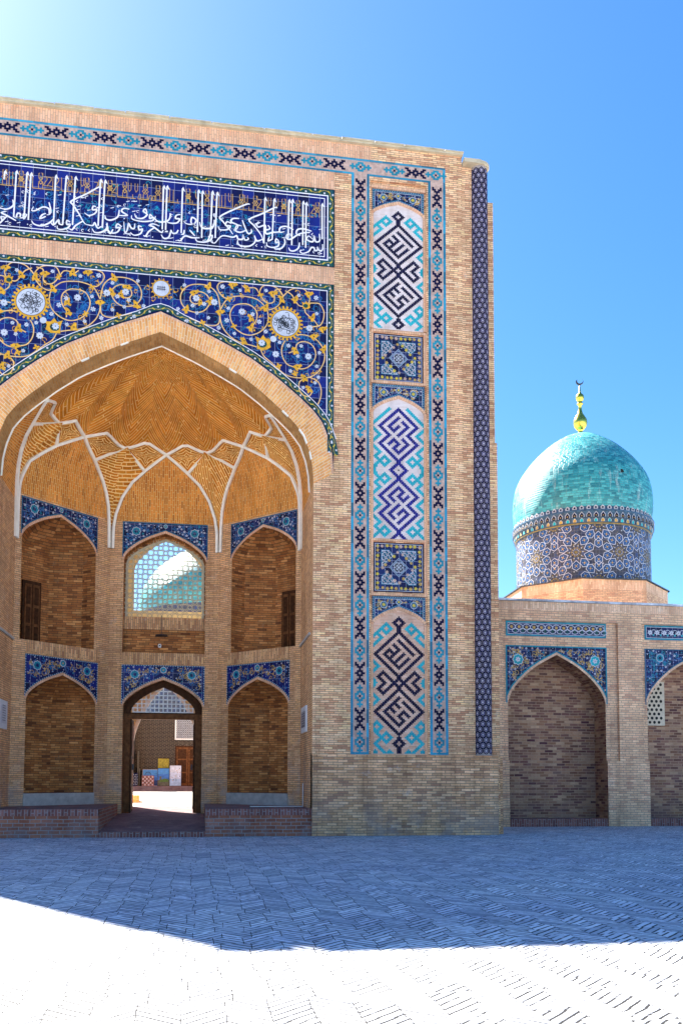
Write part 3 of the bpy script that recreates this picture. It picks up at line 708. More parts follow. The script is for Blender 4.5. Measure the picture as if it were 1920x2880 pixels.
mb = MB()   # the mass behind the front
X1, X2 = 10.43, 10.5
for s in (-1, 1):
    fr = Frame((s * X1, .3, 0), (0, 1, 0), (s, 0, 0))
    mb.rect(fr, 0, 8.7, 12.35, 20.3, 0, 'brick')
    mb.rect(fr, 0, 8.7, 0, 12.35, .07, 'brick')
    mb.face([fr(0, 12.35, 0), fr(8.7, 12.35, 0), fr(8.7, 12.35, .07), fr(0, 12.35, .07)], 'brick')
    f2 = Frame((0, .3, 0), (s, 0, 0), (0, -1, 0))
    mb.rect(f2, XE, X1, 12.35, 20.3, 0, 'brick'); mb.rect(f2, XE, X2, 0, 12.35, 0, 'brick')
    mb.face([(s * XE, .3, 20.3), (s * X1, .3, 20.3), (s * X1, 9, 20.3), (s * XE, 9, 20.3)], 'coping')
    mb.face([(s * XE, .3, 20.3), (s * XE, 2.0, 20.3), (s * XE, 2.0, 21.2), (s * XE, .3, 21.2)], 'brick')
mb.face([(-XC, 0, ZT), (XC, 0, ZT), (XC, 2, ZT), (-XC, 2, ZT)], 'coping')
for s in (-1, 1):
    mb.face([(s * XC, .03, 21.2), (s * XE, .03, 21.2), (s * XE, 2, 21.2), (s * XC, 2, 21.2)], 'coping')
    mb.face([(s * XC, .03, 21.2), (s * XC, 2, 21.2), (s * XC, 2, ZT), (s * XC, .03, ZT)], 'brick')
mb.face([(-XE, 2, 20.3), (XE, 2, 20.3), (XE, 2, 21.2), (-XE, 2, 21.2)], 'brick'); mb.face([(-XC, 2, 21.2), (XC, 2, 21.2), (XC, 2, ZT), (-XC, 2, ZT)], 'brick')
mb.face([(-XE, 2, 20.3), (XE, 2, 20.3), (XE, 9, 20.3), (-XE, 9, 20.3)], 'coping')
BK = Frame((0, 9, 0), (1, 0, 0), (0, 1, 0))
PASS = Arch(0, 1.22, 0, 3.0, 5.35)
WINB = Arch(0, 1.30, 8.25, 9.85, 11.1)
wall(mb, BK, -X2, X2, 0, 20.3, [PASS, WINB], 'brick')
mb.build('rear_mass', portal)

# plinths
for s in (-1, 1):
    mb = MB()
    a, b = sorted((s * 4.6, s * 10.32))
    mb.box((a, -.06, 0), (b, .34, 2.41), 'plinth', 'd')
    mb.box((min(s * X2, s * (X2 + .1)), .34, 0), (max(s * X2, s * (X2 + .1)), 9, 2.41), 'plinth', 'd')
    mb.build('plinth', portal)
for s in (-1, 1):
    mb = MB()
    a, b = sorted((s * 9.3, s * 10.32))
    r = Frame((0, -.062, 0), (1, 0, 0), (0, -1, 0))
    mb.lathe((s * 9.9, .1, 0), [(.262, 2.41), (.262, 21.2)], 'shaft', 40)
    # star-and-hexagon net of dark blue tile lines laid round the shaft
    col = mb
    R_ = .2645
    def on(u, v, w_=0.0): return Vector((s * 9.9 + (R_ + w_) * sin(u / R_), .1 - (R_ + w_) * cos(u / R_), v))
    px, pz = 2 * pi * R_ / 9, .165
    rows = int((21.16 - 2.5) / pz)
    for j in range(rows):
        for i in range(9):
            u, v = (i + .5 * (j % 2)) * px, 2.55 + j * pz
            h = [(u + .088 * cos(pi / 6 + k * pi / 3), v + .100 * sin(pi / 6 + k * pi / 3)) for k in range(6)]
            ho = [(u + .050 * cos(k * pi / 3 + pi / 2), v + .056 * sin(k * pi / 3 + pi / 2)) for k in range(6)]
            for hh, wd in ((h, .026), (ho, .017)):
                for k in range(6):
                    (x0, y0), (x1, y1) = hh[k], hh[(k + 1) % 6]
                    L = hypot(x1 - x0, y1 - y0); nx, ny = -(y1 - y0) / L * wd / 2, (x1 - x0) / L * wd / 2
                    col.face([on(x0 + nx, y0 + ny, .004), on(x1 + nx, y1 + ny, .004), on(x1 - nx, y1 - ny, .004), on(x0 - nx, y0 - ny, .004)], 'deep' if wd > .02 else 'royal')
            col.face([on(u + .018 * cos(k * pi / 3), v + .018 * sin(k * pi / 3), .005) for k in range(6)], 'milk')
    o = col.build('corner_column', portal)
    if s == 1: o['label'] = 'slim tiled corner column with blue star lattice'
    cm = MB()
    cm.lathe((s * 9.9, .1, 0), [(0, 21.2), (.30, 21.2), (.33, 21.23), (.33, 21.30), (.30, 21.33), (0, 21.34)], 'coping', 40)
    cm.box((min(s * 9.32, s * 9.88), -.228, 21.203), (max(s * 9.32, s * 9.88), 1.4, 21.335), 'coping')
    cm.build('column_cap', o)

mb = MB()
mb.box((-XC - .02, -.10, ZT), (XC + .02, 2.05, ZT + .07), 'coping')
x = -9.3
while x < 9.26:      # uneven lengths of cap stone
    L = rnd.uniform(.8, 1.6)
    mb.box((x, -.13, ZT + .066), (min(x + L - .02, 9.34), .5, ZT + .11 + rnd.uniform(-.01, .015)), 'coping')
    x += L
mb.build('coping', portal)

# ---- frieze and upright borders of stepped motifs
def border_strip(name, path_rects, motifs, parent):
    mb = MB()
    for (u0, u1, v0, v1, m_, w_) in path_rects: mb.rect(FR, u0, u1, v0, v1, w_, m_)
    for (u, v, kind, hz) in motifs: motif(mb, FR, u, v, DARK if kind == 'd' else TURQ, 'deep' if kind == 'd' else 'turq', .013, horiz=hz)
    return mb.build(name, parent)

def pylon_border(s, xc, ztop, z_top_strip):
    rects = [(xc - .28, xc + .28, 2.42, ztop, 'rose', .005), (xc - .28, xc - .205, 2.42, ztop, 'teal', .010), (xc + .205, xc + .28, 2.42, ztop, 'teal', .010), (xc - .205, xc + .205, 2.42, 2.49, 'teal', .010)]
    mot = []
    for k in range(26):
        z = 2.79 + .6905 * k
        if z > ztop - .2: break
        mot.append((xc, z, 't' if k % 2 == 0 else 'd', False))
    return border_strip('border_strip', [(r[0], r[1], r[2], r[3], 'turq2' if r[4] == 'teal' else r[4], r[5]) for r in rects], mot, portal)
M['turq2'] = tiles('banded_turquoise_tile', [(.012, .15, .24), (.015, .21, .33), (.02, .27, .40)], .42, jcol=(.2, .3, .33), var=.3)
for s in (-1, 1):
    for xc in (6.03, 8.48): pylon_border(s, s * xc, 20.52, 0)
rects = [(-8.76, 8.76, 20.52, 21.05, 'rose', .005), (-8.76, 8.76, 20.98, 21.05, 'turq2', .010)]
rects += [(-5.825, 5.825, 20.52, 20.585, 'turq2', .010)] + [(min(s * 6.235, s * 8.275), max(s * 6.235, s * 8.275), 20.52, 20.585, 'turq2', .010) for s in (-1, 1)] + [(s * 8.72 - .035, s * 8.72 + .035, 20.52, 20.98, 'turq2', .010) for s in (-1, 1)]
mot = []
for k in range(-16, 17):
    u = .3525 + .693 * k
    if abs(u) < 5.4: mot.append((u, 20.785, 't' if k % 2 == 0 else 'd', True))
for s in (-1, 1):
    for u, kd in ((6.03, 't'), (7.11, 't'), (7.79, 'd'), (8.45, 't')): mot.append((s * u, 20.785, kd, True))
fz = border_strip('frieze_band', rects, mot, portal)

# ---- inscription
ins = MB()
ins.rect(FR, -5.21, 5.21, 17.44, 19.93, .010, 'navy')
panel = ins.build('inscription_panel', portal)
panel['label'] = 'long dark blue tile band with white and gold inscription'
ib = MB()
rp = lambda a, b, c, d: [(a, c), (b, c), (b, d), (a, d)]
garland(ib, FR, rp(-5.115, 5.115, 17.535, 19.835), .19, .014)
ib.ribbon(FR, rp(-5.205, 5.205, 17.445, 19.925), .022, .020, 'deep', True)
ib.ribbon(FR, rp(-5.0, 5.0, 17.65, 19.72), .035, .018, 'white', True)
ib.ribbon(FR, rp(-4.9, 4.9, 17.75, 19.62), .024, .018, 'white', True)
ib.build('panel_border', panel)
tm = MB()
def tendrils(mb, fr, inside, box, n, w_, mat='tendril', rr=(.08, .2), wd=.016, seed=1):
    r = random.Random(seed)
    k = t = 0
    while k < n and t < n * 12:
        t += 1
        u, v = r.uniform(box[0], box[1]), r.uniform(box[2], box[3])
        R = r.uniform(*rr)
        if not all(inside(u + R * a, v + R * b) for a, b in ((1, 0), (-1, 0), (0, 1), (0, -1))): continue
        mb.ribbon(fr, spiral(u, v, R, r.uniform(0, 6.28), r.uniform(.6, 1.2), r.choice((-1, 1)), 10), wd, w_, mat)
        a = r.uniform(0, 6.28)
        mb.disc(fr, u + R * cos(a), v + R * sin(a), .045, w_ + .0005, mat, 6, .02, r.uniform(0, 3))
        k += 1
tendrils(tm, FR, lambda u, v: -4.85 < u < 4.85 and 17.8 < v < 19.58, (-4.8, 4.8, 17.85, 19.0), 150, .014, 'tendril', (.07, .17), seed=3)
tendrils(tm, FR, lambda u, v: -4.85 < u < 4.85 and 17.8 < v < 19.58, (-4.8, 4.8, 17.85, 19.5), 80, .0145, 'turq', (.03, .09), seed=5)
tm.build('tendrils', panel)
lt = MB()
for (x0, z0, x1, z1) in VERT:
    if (x0, z0) in ((161, 1947), (147, 1947)): continue      # traced twice
    a, b, c, d = x0 / 100, z0 / 100, x1 / 100, z1 / 100
    if a < -4.86: continue
    lt.poly(FR, [(c - .022, d), (c + .022, d), (a + .024, b - .03), (a + .024, b + .03), (a - .024, b - .04)], .026, 'white')
    lt.poly(FR, [(a + .02, b + .03), (a + .02, b - .08), (a + .085, b - .13)], .0262, 'white')
for q in LETTER:
    p = [(a / 100, b / 100) for a, b in q if a > -486]
    if len(p) > 1: lt.ribbon(FR, smooth(p, 4), .05, .0265, 'white', taper=True)
r = random.Random(11)
for k in range(150):      # vowel strokes and dots
    u, v = r.uniform(-4.8, 4.8), r.choice((r.uniform(18.55, 18.92), r.uniform(18.2, 18.6), r.uniform(17.8, 17.9)))
    t = r.random()
    if t < .35: lt.ribbon(FR, [(u - .05, v - .012), (u + .05, v + .018)], .02, .0268, 'white')
    elif t < .6: lt.disc(FR, u, v, .022, .0268, 'white', 4)
    elif t < .8: lt.ribbon(FR, arc(u, v, .035, .5, 5.2, 6), .016, .0268, 'white')
    else: lt.ribbon(FR, [(u + .03, v + .05), (u - .02, v), (u + .03, v - .03)], .018, .0268, 'white')
lt.build('lettering', panel)
kf = MB()
kx = sorted([k[0] / 100 for k in KNOT] + [4.1 - .62 * 20])
ZB, ZU = 18.985, 19.455
r = random.Random(4)
u = -4.85
knots = [k for k in kx if k > -4.8]
for i, k in enumerate(knots):
    nx = knots[i + 1] if i + 1 < len(knots) else 4.83
    gap = r.uniform(.03, .08)
    kf.rect(FR, (u if i == 0 else k - .22), nx - .22 - gap, ZB - .013, ZB + .013, .021, 'kufic')
    for s in (-1, 1):
        kf.ribbon(FR, [(k + s * .06, ZB), (k + s * .06, ZB + .16), (k, ZB + .26), (k - s * .055, ZB + .33), (k - s * .055, ZU)], .019, .0215, 'kufic')
        kf.poly(FR, [(k - s * .055 - .013, ZU - .06), (k - s * .055 + .04 * s, ZU + .03), (k - s * .055 + .013, ZU)], .0216, 'kufic')
    kind = i % 4
    if kind == 0: kf.ribbon(FR, dia(k, ZB + .25, .085)[:4], .018, .022, 'kufic', True)
    elif kind == 1:
        for a in range(6): kf.disc(FR, k + .055 * cos(a * pi / 3), ZB + .24 + .065 * sin(a * pi / 3), .032, .022, 'kufic', 6)
    elif kind == 2: kf.ribbon(FR, dia(k, ZB + .2, .06)[:4], .022, .022, 'kufic', True); kf.ribbon(FR, dia(k, ZB + .31, .05)[:4], .02, .022, 'kufic', True)
    else:
        kf.ribbon(FR, [(k - .09, ZB + .25), (k, ZB + .34), (k + .09, ZB + .25), (k, ZB + .16)], .018, .022, 'kufic', True)
    x = k + .13
    while x < nx - .14:
        t = r.random()
        if t < .35: kf.ribbon(FR, [(x, ZB), (x, ZU - r.uniform(0, .1))], .018, .0215, 'kufic')
        elif t < .55: kf.ribbon(FR, [(x + .05, ZU), (x + .05, ZB + .26), (x, ZB + .2), (x - .03, ZB + .28), (x - .03, ZU)], .017, .0215, 'kufic')
        elif t < .75: kf.ribbon(FR, [(x - .04, ZB + .01), (x, ZB + .14), (x + .05, ZB + .14), (x + .05, ZB)], .018, .0215, 'kufic')
        elif t < .87: kf.ribbon(FR, [(x - .05, ZU - .1), (x + .04, ZU - .09), (x + .05, ZB + .3), (x - .06, ZB + .12), (x + .08, ZB + .1)], .02, .0215, 'kufic')
        else: kf.ribbon(FR, [(x, ZB), (x, ZB + .12)], .018, .0215, 'kufic')
        x += r.uniform(.085, .13)
kf.build('kufic_lettering', panel)

# ---- the tiled spandrel round the great arch
sp = MB()
us = sorted({u for u in OUTER.us()} | {i * .26 - 5.2 for i in range(1, 40)})
for a, b in zip(us, us[1:]): sp.face([FR(a, OUTER.top(a), .010), FR(b, OUTER.top(b), .010), FR(b, 16.89, .010), FR(a, 16.89, .010)], 'navy')
spandrel = sp.build('spandrel_panel', portal)
spandrel['label'] = 'blue floral tile spandrel above the great pointed arch'
oc = OUTER.offset(.10)
inn = [(min(max(u, -5.11), 5.11), v) for u, v in oc]
loop = inn[2:-2] + [(5.11, 11.75), (5.11, 16.79), (-5.11, 16.79), (-5.11, 11.75)]
bd = MB()
lower = OUTER.offset(.10)[1:-1]
garland(bd, FR, smooth(lower, 3), .18, .016, False)
garland(bd, FR, [(-5.11, 11.6), (-5.11, 16.79), (5.11, 16.79), (5.11, 11.6)], .18, .0145, False)
bd.ribbon(FR, smooth(OUTER.offset(.012)[1:-1], 3), .026, .022, 'deep')
bd.ribbon(FR, smooth(OUTER.offset(.21)[2:-2], 3), .022, .022, 'white')
bd.ribbon(FR, [(-4.99, 12.75), (-4.99, 16.67), (4.99, 16.67), (4.99, 12.75)], .024, .022, 'white')
bd.build('panel_border', spandrel)
def in_sp(u, v): return abs(u) < 4.93 and v < 16.62 and v > OUTER.top(u) + .30
td = MB()
tendrils(td, FR, in_sp, (-4.9, 4.9, 12.2, 16.6), 210, .014, 'tendril', (.08, .22), .022, seed=21)
tendrils(td, FR, in_sp, (-4.9, 4.9, 12.2, 16.6), 150, .0145, 'teal', (.06, .15), .018, seed=22)
tendrils(td, FR, in_sp, (-4.9, 4.9, 12.2, 16.6), 90, .0175, 'gold', (.05, .12), .015, seed=23)
td.build('tendrils', spandrel)
sw = MB()
for s in (-1, 1):
    for q in SCROLL:
        p = smooth([(s * a / 100, b / 100) for a, b in q], 4)
        sw.ribbon(FR, p, .034, .020 + (.0004 if s < 0 else 0), 'sand')
    for i, (a, b) in enumerate(LEAF):
        u, v = s * a / 100, b / 100
        if i % 5 == 2:
            for k in range(4): sw.disc(FR, u + .055 * cos(k * pi / 2 + .4), v + .055 * sin(k * pi / 2 + .4), .05, .023, 'gold', 6, .032, k * pi / 2 + .4)
        else:
            an = (i * 2.1) % 6.28
            leaf_shape(sw, FR, u, v, .31, an if s > 0 else pi - an, .0225, 'gold')
            leaf_shape(sw, FR, u - .03 * s, v - .04, .22, (an + 1.9) if s > 0 else pi - an - 1.9, .0228, 'gold')
            sw.disc(FR, u, v, .022, .0235, 'deep', 5)
    for a, b in TULIP:
        u, v = s * a / 100, b / 100
        k = 1.0 if a < 330 else .55
        sw.poly(FR, [(u + k * s * x, v + k * y) for x, y in ((-.16, -.2), (.12, -.2), (.26, -.1), (.22, .04), (.30, .14), (.12, .14), (.02, .26), (-.06, .14), (-.22, .20), (-.16, .02))], .0225, 'gold')
        sw.disc(FR, u, v - .02 * k, .14 * k, .0235, 'green', 10, .12 * k)
fl = sw
for s in (-1, 1):
    for a, b, r_ in FLOWER: star_flower(fl, FR, s * a / 100, b / 100, max(.058, r_ / 115), .026, 'milk', 'black', 8 if r_ > 10 else 6)
fl.disc(FR, 3.35, 15.0, .1, .0255, 'milk', 8); fl.disc(FR, -3.35, 15.0, .1, .0255, 'milk', 8)
sw.build('floral_scrollwork', spandrel)
def medallion(u, v, R, teeth, seed, lab=None):
    m_ = MB()
    for k in range(teeth):
        a = 2 * pi * k / teeth
        m_.disc(FR, u + R * 1.08 * cos(a), v + R * 1.08 * sin(a), R * .12, .027, 'gold', 5, R * .085, a)
    m_.disc(FR, u, v, R * 1.0, .0275, 'gold', 28)
    m_.disc(FR, u, v, R * .90, .028, 'black', 28)
    m_.disc(FR, u, v, R * .87, .0285, 'milk', 28)
    r = random.Random(seed)
    if R > .3:
        for k in range(62):
            ra, an = R * r.uniform(.05, .68), r.uniform(0, 6.28)
            m_.ribbon(FR, arc(u + ra * cos(an), v + ra * sin(an), R * r.uniform(.06, .16), r.uniform(0, 6.28), r.uniform(6.5, 10), 7), .014, .029, 'black')
        m_.ribbon(FR, arc(u, v, R * .42, 0, 2 * pi, 20), .016, .0292, 'black')
    else:
        for x in (-.09, -.03, .03, .09): m_.ribbon(FR, [(u + x, v - .07), (u + x, v + .08)], .022, .029, 'deep')
        m_.ribbon(FR, [(u - .13, v - .02), (u + .13, v - .02)], .022, .0292, 'deep')
        m_.ribbon(FR, [(u - .12, v + .04), (u + .12, v + .04)], .018, .0294, 'deep')
    return m_.build('medallion', spandrel)
medallion(3.71, 15.52, .46, 26, 3); medallion(-3.71, 15.52, .46, 26, 8); medallion(0, 16.27, .27, 14, 5)

# voussoirs, soffit, vault
vm = MB()
ia, oa = MAIN.curve(), OUTER.curve()
def at(cv, f):
    q = resample(cv, .001 + sum(hypot(b[0] - a[0], b[1] - a[1]) for a, b in zip(cv, cv[1:])) / 72)
    return q
A, B = at(ia, 0), at(oa, 0)
n = min(len(A), len(B)); acc = 0
for i in range(n - 1):
    s = hypot(A[i + 1][0] - A[i][0], A[i + 1][1] - A[i][1])
    L = hypot(B[i][0] - A[i][0], B[i][1] - A[i][1])
    mid = [(A[k][0] * .12 + B[k][0] * .88, A[k][1] * .12 + B[k][1] * .88) for k in (i, i + 1)]
    vm.face([FR(*A[i][:2], .006), FR(*A[i + 1][:2], .006), FR(*mid[1], .006), FR(*mid[0], .006)], 'voussoir', [(acc, 0), (acc + s, 0), (acc + s, L * .88), (acc, L * .88)])
    vm.face([FR(*mid[0], .012), FR(*mid[1], .012), FR(*B[i + 1][:2], .012), FR(*B[i][:2], .012)], 'soldier', [(acc, 0), (acc + s, 0), (acc + s, .07), (acc, .07)])
    vm.face([FR(*mid[0], .0), FR(*mid[1], .0), FR(*mid[1], .012), FR(*mid[0], .012)], 'soldier')
    acc += s
vm.build('arch_voussoirs', portal)

YA = .85
sf = MB()
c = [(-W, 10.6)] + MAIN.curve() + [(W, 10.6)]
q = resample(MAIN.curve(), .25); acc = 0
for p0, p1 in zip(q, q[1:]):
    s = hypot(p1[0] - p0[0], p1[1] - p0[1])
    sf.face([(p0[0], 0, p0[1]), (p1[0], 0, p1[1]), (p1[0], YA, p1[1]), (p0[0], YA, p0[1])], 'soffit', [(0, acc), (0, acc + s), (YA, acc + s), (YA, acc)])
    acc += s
for i, (p0, p1) in enumerate(zip(q, q[1:])):      # chipped white edge bricks along the arris
    if rnd.random() < .14:
        sf.face([FR(p0[0], p0[1], .010), FR(p1[0], p1[1], .010), FR(p1[0] * 1.006, p1[1] + .02, .010), FR(p0[0] * 1.006, p0[1] + .02, .010)], 'rib')
        sf.face([(p0[0], -.01, p0[1]), (p1[0], -.01, p1[1]), (p1[0] * .997, .05, p1[1] - .01), (p0[0] * .997, .05, p0[1] - .01)], 'rib')
sf.build('arch_soffit', portal)

AR = [(c_ * W, 10.6 + 4.35 * h) for c_, h in P_MAIN]
GB = [(0, 14.95), (.42, 14.6), (.74, 14.0), (.93, 13.2), (.99, 12.5), (1, 11.5), (1, 10.6)]
def gtab(t, z):
    if z <= t[-1][1]: return t[-1][0]
    for (x0, z0), (x1, z1) in zip(t, t[1:]):
        if z >= z1: return x0 + (x1 - x0) * (z0 - min(z, z0)) / (z0 - z1)
def rho(al, z):
    cc, ss = abs(cos(al)), abs(sin(al))
    rp = min(4.6 / max(cc, 1e-6), 5.015 / max(ss, 1e-6), 6.92 / (cc + ss))
    ga, gb = gtab(AR, z) / W, gtab(GB, z)
    return rp * (ga + (gb - ga) * ss)
def vp(al, z, k=1.0):
    a = radians(al); r_ = rho(a, z) * k
    return Vector((r_ * cos(a), YA + r_ * sin(a), z))
def flip(p): return [(180 - a, z) for a, z in p]
N = dict(a=(178.5, 13.03), b=(162, 13.38), c=(145.5, 13.21), d=(138.5, 13.44), e=(128.8, 13.21), f=(118.2, 13.53), g=(107.2, 13.3), h=(98.8, 13.51), i=(90, 13.22), s=(141.2, 12.66), t=(164.5, 12.66), u=(120.4, 12.7), v=(98.9, 12.66))
R1 = [(111.8, 9.85), (112.0, 10.74), (112.5, 11.35), (113.6, 11.75), (115.3, 12.12), (117.6, 12.44), (120.4, 12.7), (124.6, 12.95), (128.8, 13.21)]
R2 = [(110.3, 9.85), (110.2, 10.61), (109.4, 11.1), (107.2, 11.73), (103.5, 12.28), (98.9, 12.66), (94.6, 12.95), (90, 13.22)]
R5 = [(153.6, 9.35), (153.6, 10.6), (153.0, 11.3), (150.8, 11.94), (145.8, 12.35), (141.2, 12.66), (134.6, 12.96), (128.8, 13.21)]
R6 = [(155.6, 9.35), (156.0, 10.6), (157.6, 11.4), (160.6, 12.2), (164.5, 12.66), (170.5, 12.88), (178.5, 13.03)]
def rs(path, n): return [p[:2] for p in resample(path, 1e9)] if n == 1 else _rs(path, n)
def _rs(path, n):
    L = [0]
    for p, q_ in zip(path, path[1:]): L.append(L[-1] + hypot((q_[0] - p[0]) * .06, q_[1] - p[1]))
    out = []; i = 0
    for k in range(n + 1):
        t = L[-1] * k / n
        while i < len(L) - 2 and L[i + 1] < t: i += 1
        s = (t - L[i]) / max(L[i + 1] - L[i], 1e-9)
        out.append((path[i][0] + (path[i + 1][0] - path[i][0]) * s, path[i][1] + (path[i + 1][1] - path[i][1]) * s))
    return out
def patch(mb, A, B, na, nb, mat, sh=0.0, off=lambda s, t: 1.0, scale=1.0, rot=0.0, seed=0):
    """ruled surface patch between two curves on the vault; brick courses run at an angle to its own axes"""
    B = _rs(B, na)
    A = [(p[0], A) for p in B] if isinstance(A, float) else _rs(A, na)
    P = [[vp(A[i][0] + (B[i][0] - A[i][0]) * j / nb, A[i][1] + (B[i][1] - A[i][1]) * j / nb, off(i / na, j / nb)) for j in range(nb + 1)] for i in range(na + 1)]
    # metric parameters
    la = [0]
    for i in range(na): la.append(la[-1] + (P[i + 1][nb // 2] - P[i][nb // 2]).length)
    for i in range(na):
        for j in range(nb):
            uv = []
            for (a, b) in ((i, j), (i + 1, j), (i + 1, j + 1), (i, j + 1)):
                wd = sum((P[a][k + 1] - P[a][k]).length for k in range(nb))
                x, y = la[a], wd * b / nb
                uv.append((x * cos(rot) - y * sin(rot) + seed, x * sin(rot) + y * cos(rot)))
            pts = [P[i][j], P[i + 1][j], P[i + 1][j + 1], P[i][j + 1]]
            keep = [0]
            for k in range(1, 4):
                if all((pts[k] - pts[m_]).length > 1e-4 for m_ in keep): keep.append(k)
            if len(keep) > 2: mb.face([pts[k] for k in keep], mat, [uv[k] for k in keep])
vt = MB()
fanL = [N[k] for k in 'abcdefghi']
fan = fanL + flip(fanL)[::-1][1:]
deep_ = {k: (1.0 if N[k][1] < 13.3 else .955) for k in 'abcdefghi'}
dl = [1.0, 1.0, 1.0, .88, 1.0, .80, 1.0, .80, 1.0]
dl = dl + dl[::-1][1:]
for k in range(len(fan) - 1):
    p, q_ = fan[k], fan[k + 1]
    def off(s, t, d0=dl[k], d1=dl[k + 1]): return 1 - ((1 - d0) * (1 - t) + (1 - d1) * t) * min(1, s * 3.5) * (1 - s) ** .5
    # from the zigzag edge up to the apex; a pleat between every two ribs
    A_ = [(p[0], p[1] + (14.95 - p[1]) * t) for t in [x / 14 for x in range(15)]]
    B_ = [(q_[0], q_[1] + (14.95 - q_[1]) * t) for t in [x / 14 for x in range(15)]]
    patch(vt, A_, B_, 14, 5, 'fan', off=off, rot=(1.0 if k % 2 else -1.0) * 1.05, seed=k * .37)
def rhomb(p, q_, r_, s_, sd):
    c_ = ((p[0] + q_[0] + r_[0] + s_[0]) / 4, (p[1] + q_[1] + r_[1] + s_[1]) / 4)
    for i, (a, b) in enumerate(((p, q_), (q_, r_), (r_, s_), (s_, p))):
        patch(vt, [a, b], [c_, c_], 5, 4, 'vault', off=lambda s, t: 1 - .006 * t, rot=0, seed=sd + i)
for fl_ in (0, 1):
    F = (lambda p: (180 - p[0], p[1])) if fl_ else (lambda p: p)
    n_ = {k: F(N[k]) for k in N}
    rhomb(n_['e'], n_['f'], n_['g'], n_['u'], 1); rhomb(n_['g'], n_['h'], n_['i'], n_['v'], 2)
    rhomb(n_['c'], n_['d'], n_['e'], n_['s'], 3); rhomb(n_['t'], n_['a'], n_['b'], n_['c'], 4)
    r1 = [F(p) for p in R1]; r2 = [F(p) for p in R2]; r5 = [F(p) for p in R5]; r6 = [F(p) for p in R6]
    sg = 1 if not fl_ else -1
    bulge = lambda s, t: 1 - .05 * t * s
    bulge2 = lambda s, t: 1 - .05 * (1 - t) * s
    cr = [F((111.2, 10.75)), F((110.2, 12.0)), n_['g']]
    L1 = [F((112.0, 10.74))] + r1[2:7] + [n_['g']]
    L2 = [F((110.2, 10.61))] + r2[2:6] + [n_['g']]
    patch(vt, [F((112.0, 10.74))] + r1[2:7], cr, 8, 4, 'vault', off=bulge, rot=.9 * sg)
    patch(vt, cr, [F((110.2, 10.61))] + r2[2:6], 8, 4, 'vault', off=bulge2, rot=-.9 * sg)
    cr2 = [F((154.6, 10.75)), F((152.5, 12.0)), n_['c']]
    patch(vt, r6[1:5], cr2, 8, 4, 'vault', off=bulge, rot=.9 * sg)
    patch(vt, cr2, r5[1:6], 8, 4, 'vault', off=bulge2, rot=-.9 * sg)
    # between the outer rib and the arch
    patch(vt, [(F((180, z)))for z in (10.6, 11.4, 12.2, 12.66, 12.88, 13.03)], r6[1:], 10, 4, 'lunette', rot=pi / 2)
    # lunettes over the three walls
    patch(vt, 10.88, [F((110.0, 10.88))] + r2[2:], 14, 6, 'lunette', rot=pi / 2)
    patch(vt, 10.88, [F((112.1, 10.88))] + r1[2:], 14, 6, 'lunette', rot=pi / 2)
    patch(vt, 10.88, [F((153.4, 10.88))] + r5[2:], 14, 6, 'lunette', rot=pi / 2)
vault = vt.build('ribbed_half_dome', portal)

def rib(path):
    m_ = MB()
    q_ = _rs(path, max(6, len(path) * 3))
    pts = [vp(a, z, .988) for a, z in q_]
    ups = [(Vector((0, YA, min(z, 12.2))) - vp(a, z)) for a, z in q_]
    m_.tube(pts, ups, .105, .05, 'rib')
    return m_.build('vault_rib', vault)
half = [R1[:], R2[:], R5[:], R6[:], [N['u'], (114.2, 13.04), N['g'], (103.2, 13.01), N['v']],
        [N['e'], N['f'], N['g'], N['h'], N['i']], [N['a'], N['b'], N['c'], N['s']], [N['t'], (155, 12.95), N['c'], N['d'], N['e']]]
for p in half: rib(p); rib(flip(p))
ed = MB()
for p0, p1 in zip(q, q[1:]):
    pa, pb = Vector((p0[0], YA, p0[1])), Vector((p1[0], YA, p1[1]))
    ed.face([pa + Vector((0, -.012, 0)), pb + Vector((0, -.012, 0)), pb * .988 + Vector((0, -.004, .13)), pa * .988 + Vector((0, -.004, .13))], 'rib')
ed.build('vault_rib', vault)

# ---- the three walls of the bay
WZ = 10.9
def bay_wall(fr, lo, up, L):
    m_ = MB()
    wall(m_, fr, 0, L, 0, WZ, [lo, up], 'bay')
    ring(m_, fr, lo, .075, .012, 'soldier'); ring(m_, fr, up, .075, .012, 'soldier')
    m_.fbox(fr, lo.c - lo.a - .03, lo.c + lo.a + .03, 5.74, 6.15, 0, .03, 'bay_soldier')
    return m_.build('bay_wall', portal)
LW = 3.811
def scatter(mb, fr, inside, box, n, rr, w_, mats, mind, seed):
    r = random.Random(seed); pts = []
    t = 0
    while len(pts) < n and t < n * 30:
        t += 1
        u, v = r.uniform(box[0], box[1]), r.uniform(box[2], box[3])
        if not inside(u, v) or any(hypot(u - a, v - b) < mind for a, b in pts): continue
        pts.append((u, v))
        k = r.random()
        if k < .5: star_flower(mb, fr, u, v, r.uniform(*rr), w_, r.choice(mats), 'deep', 5)
        else: mb.disc(fr, u, v, r.uniform(*rr) * .5, w_, r.choice(mats), 5)
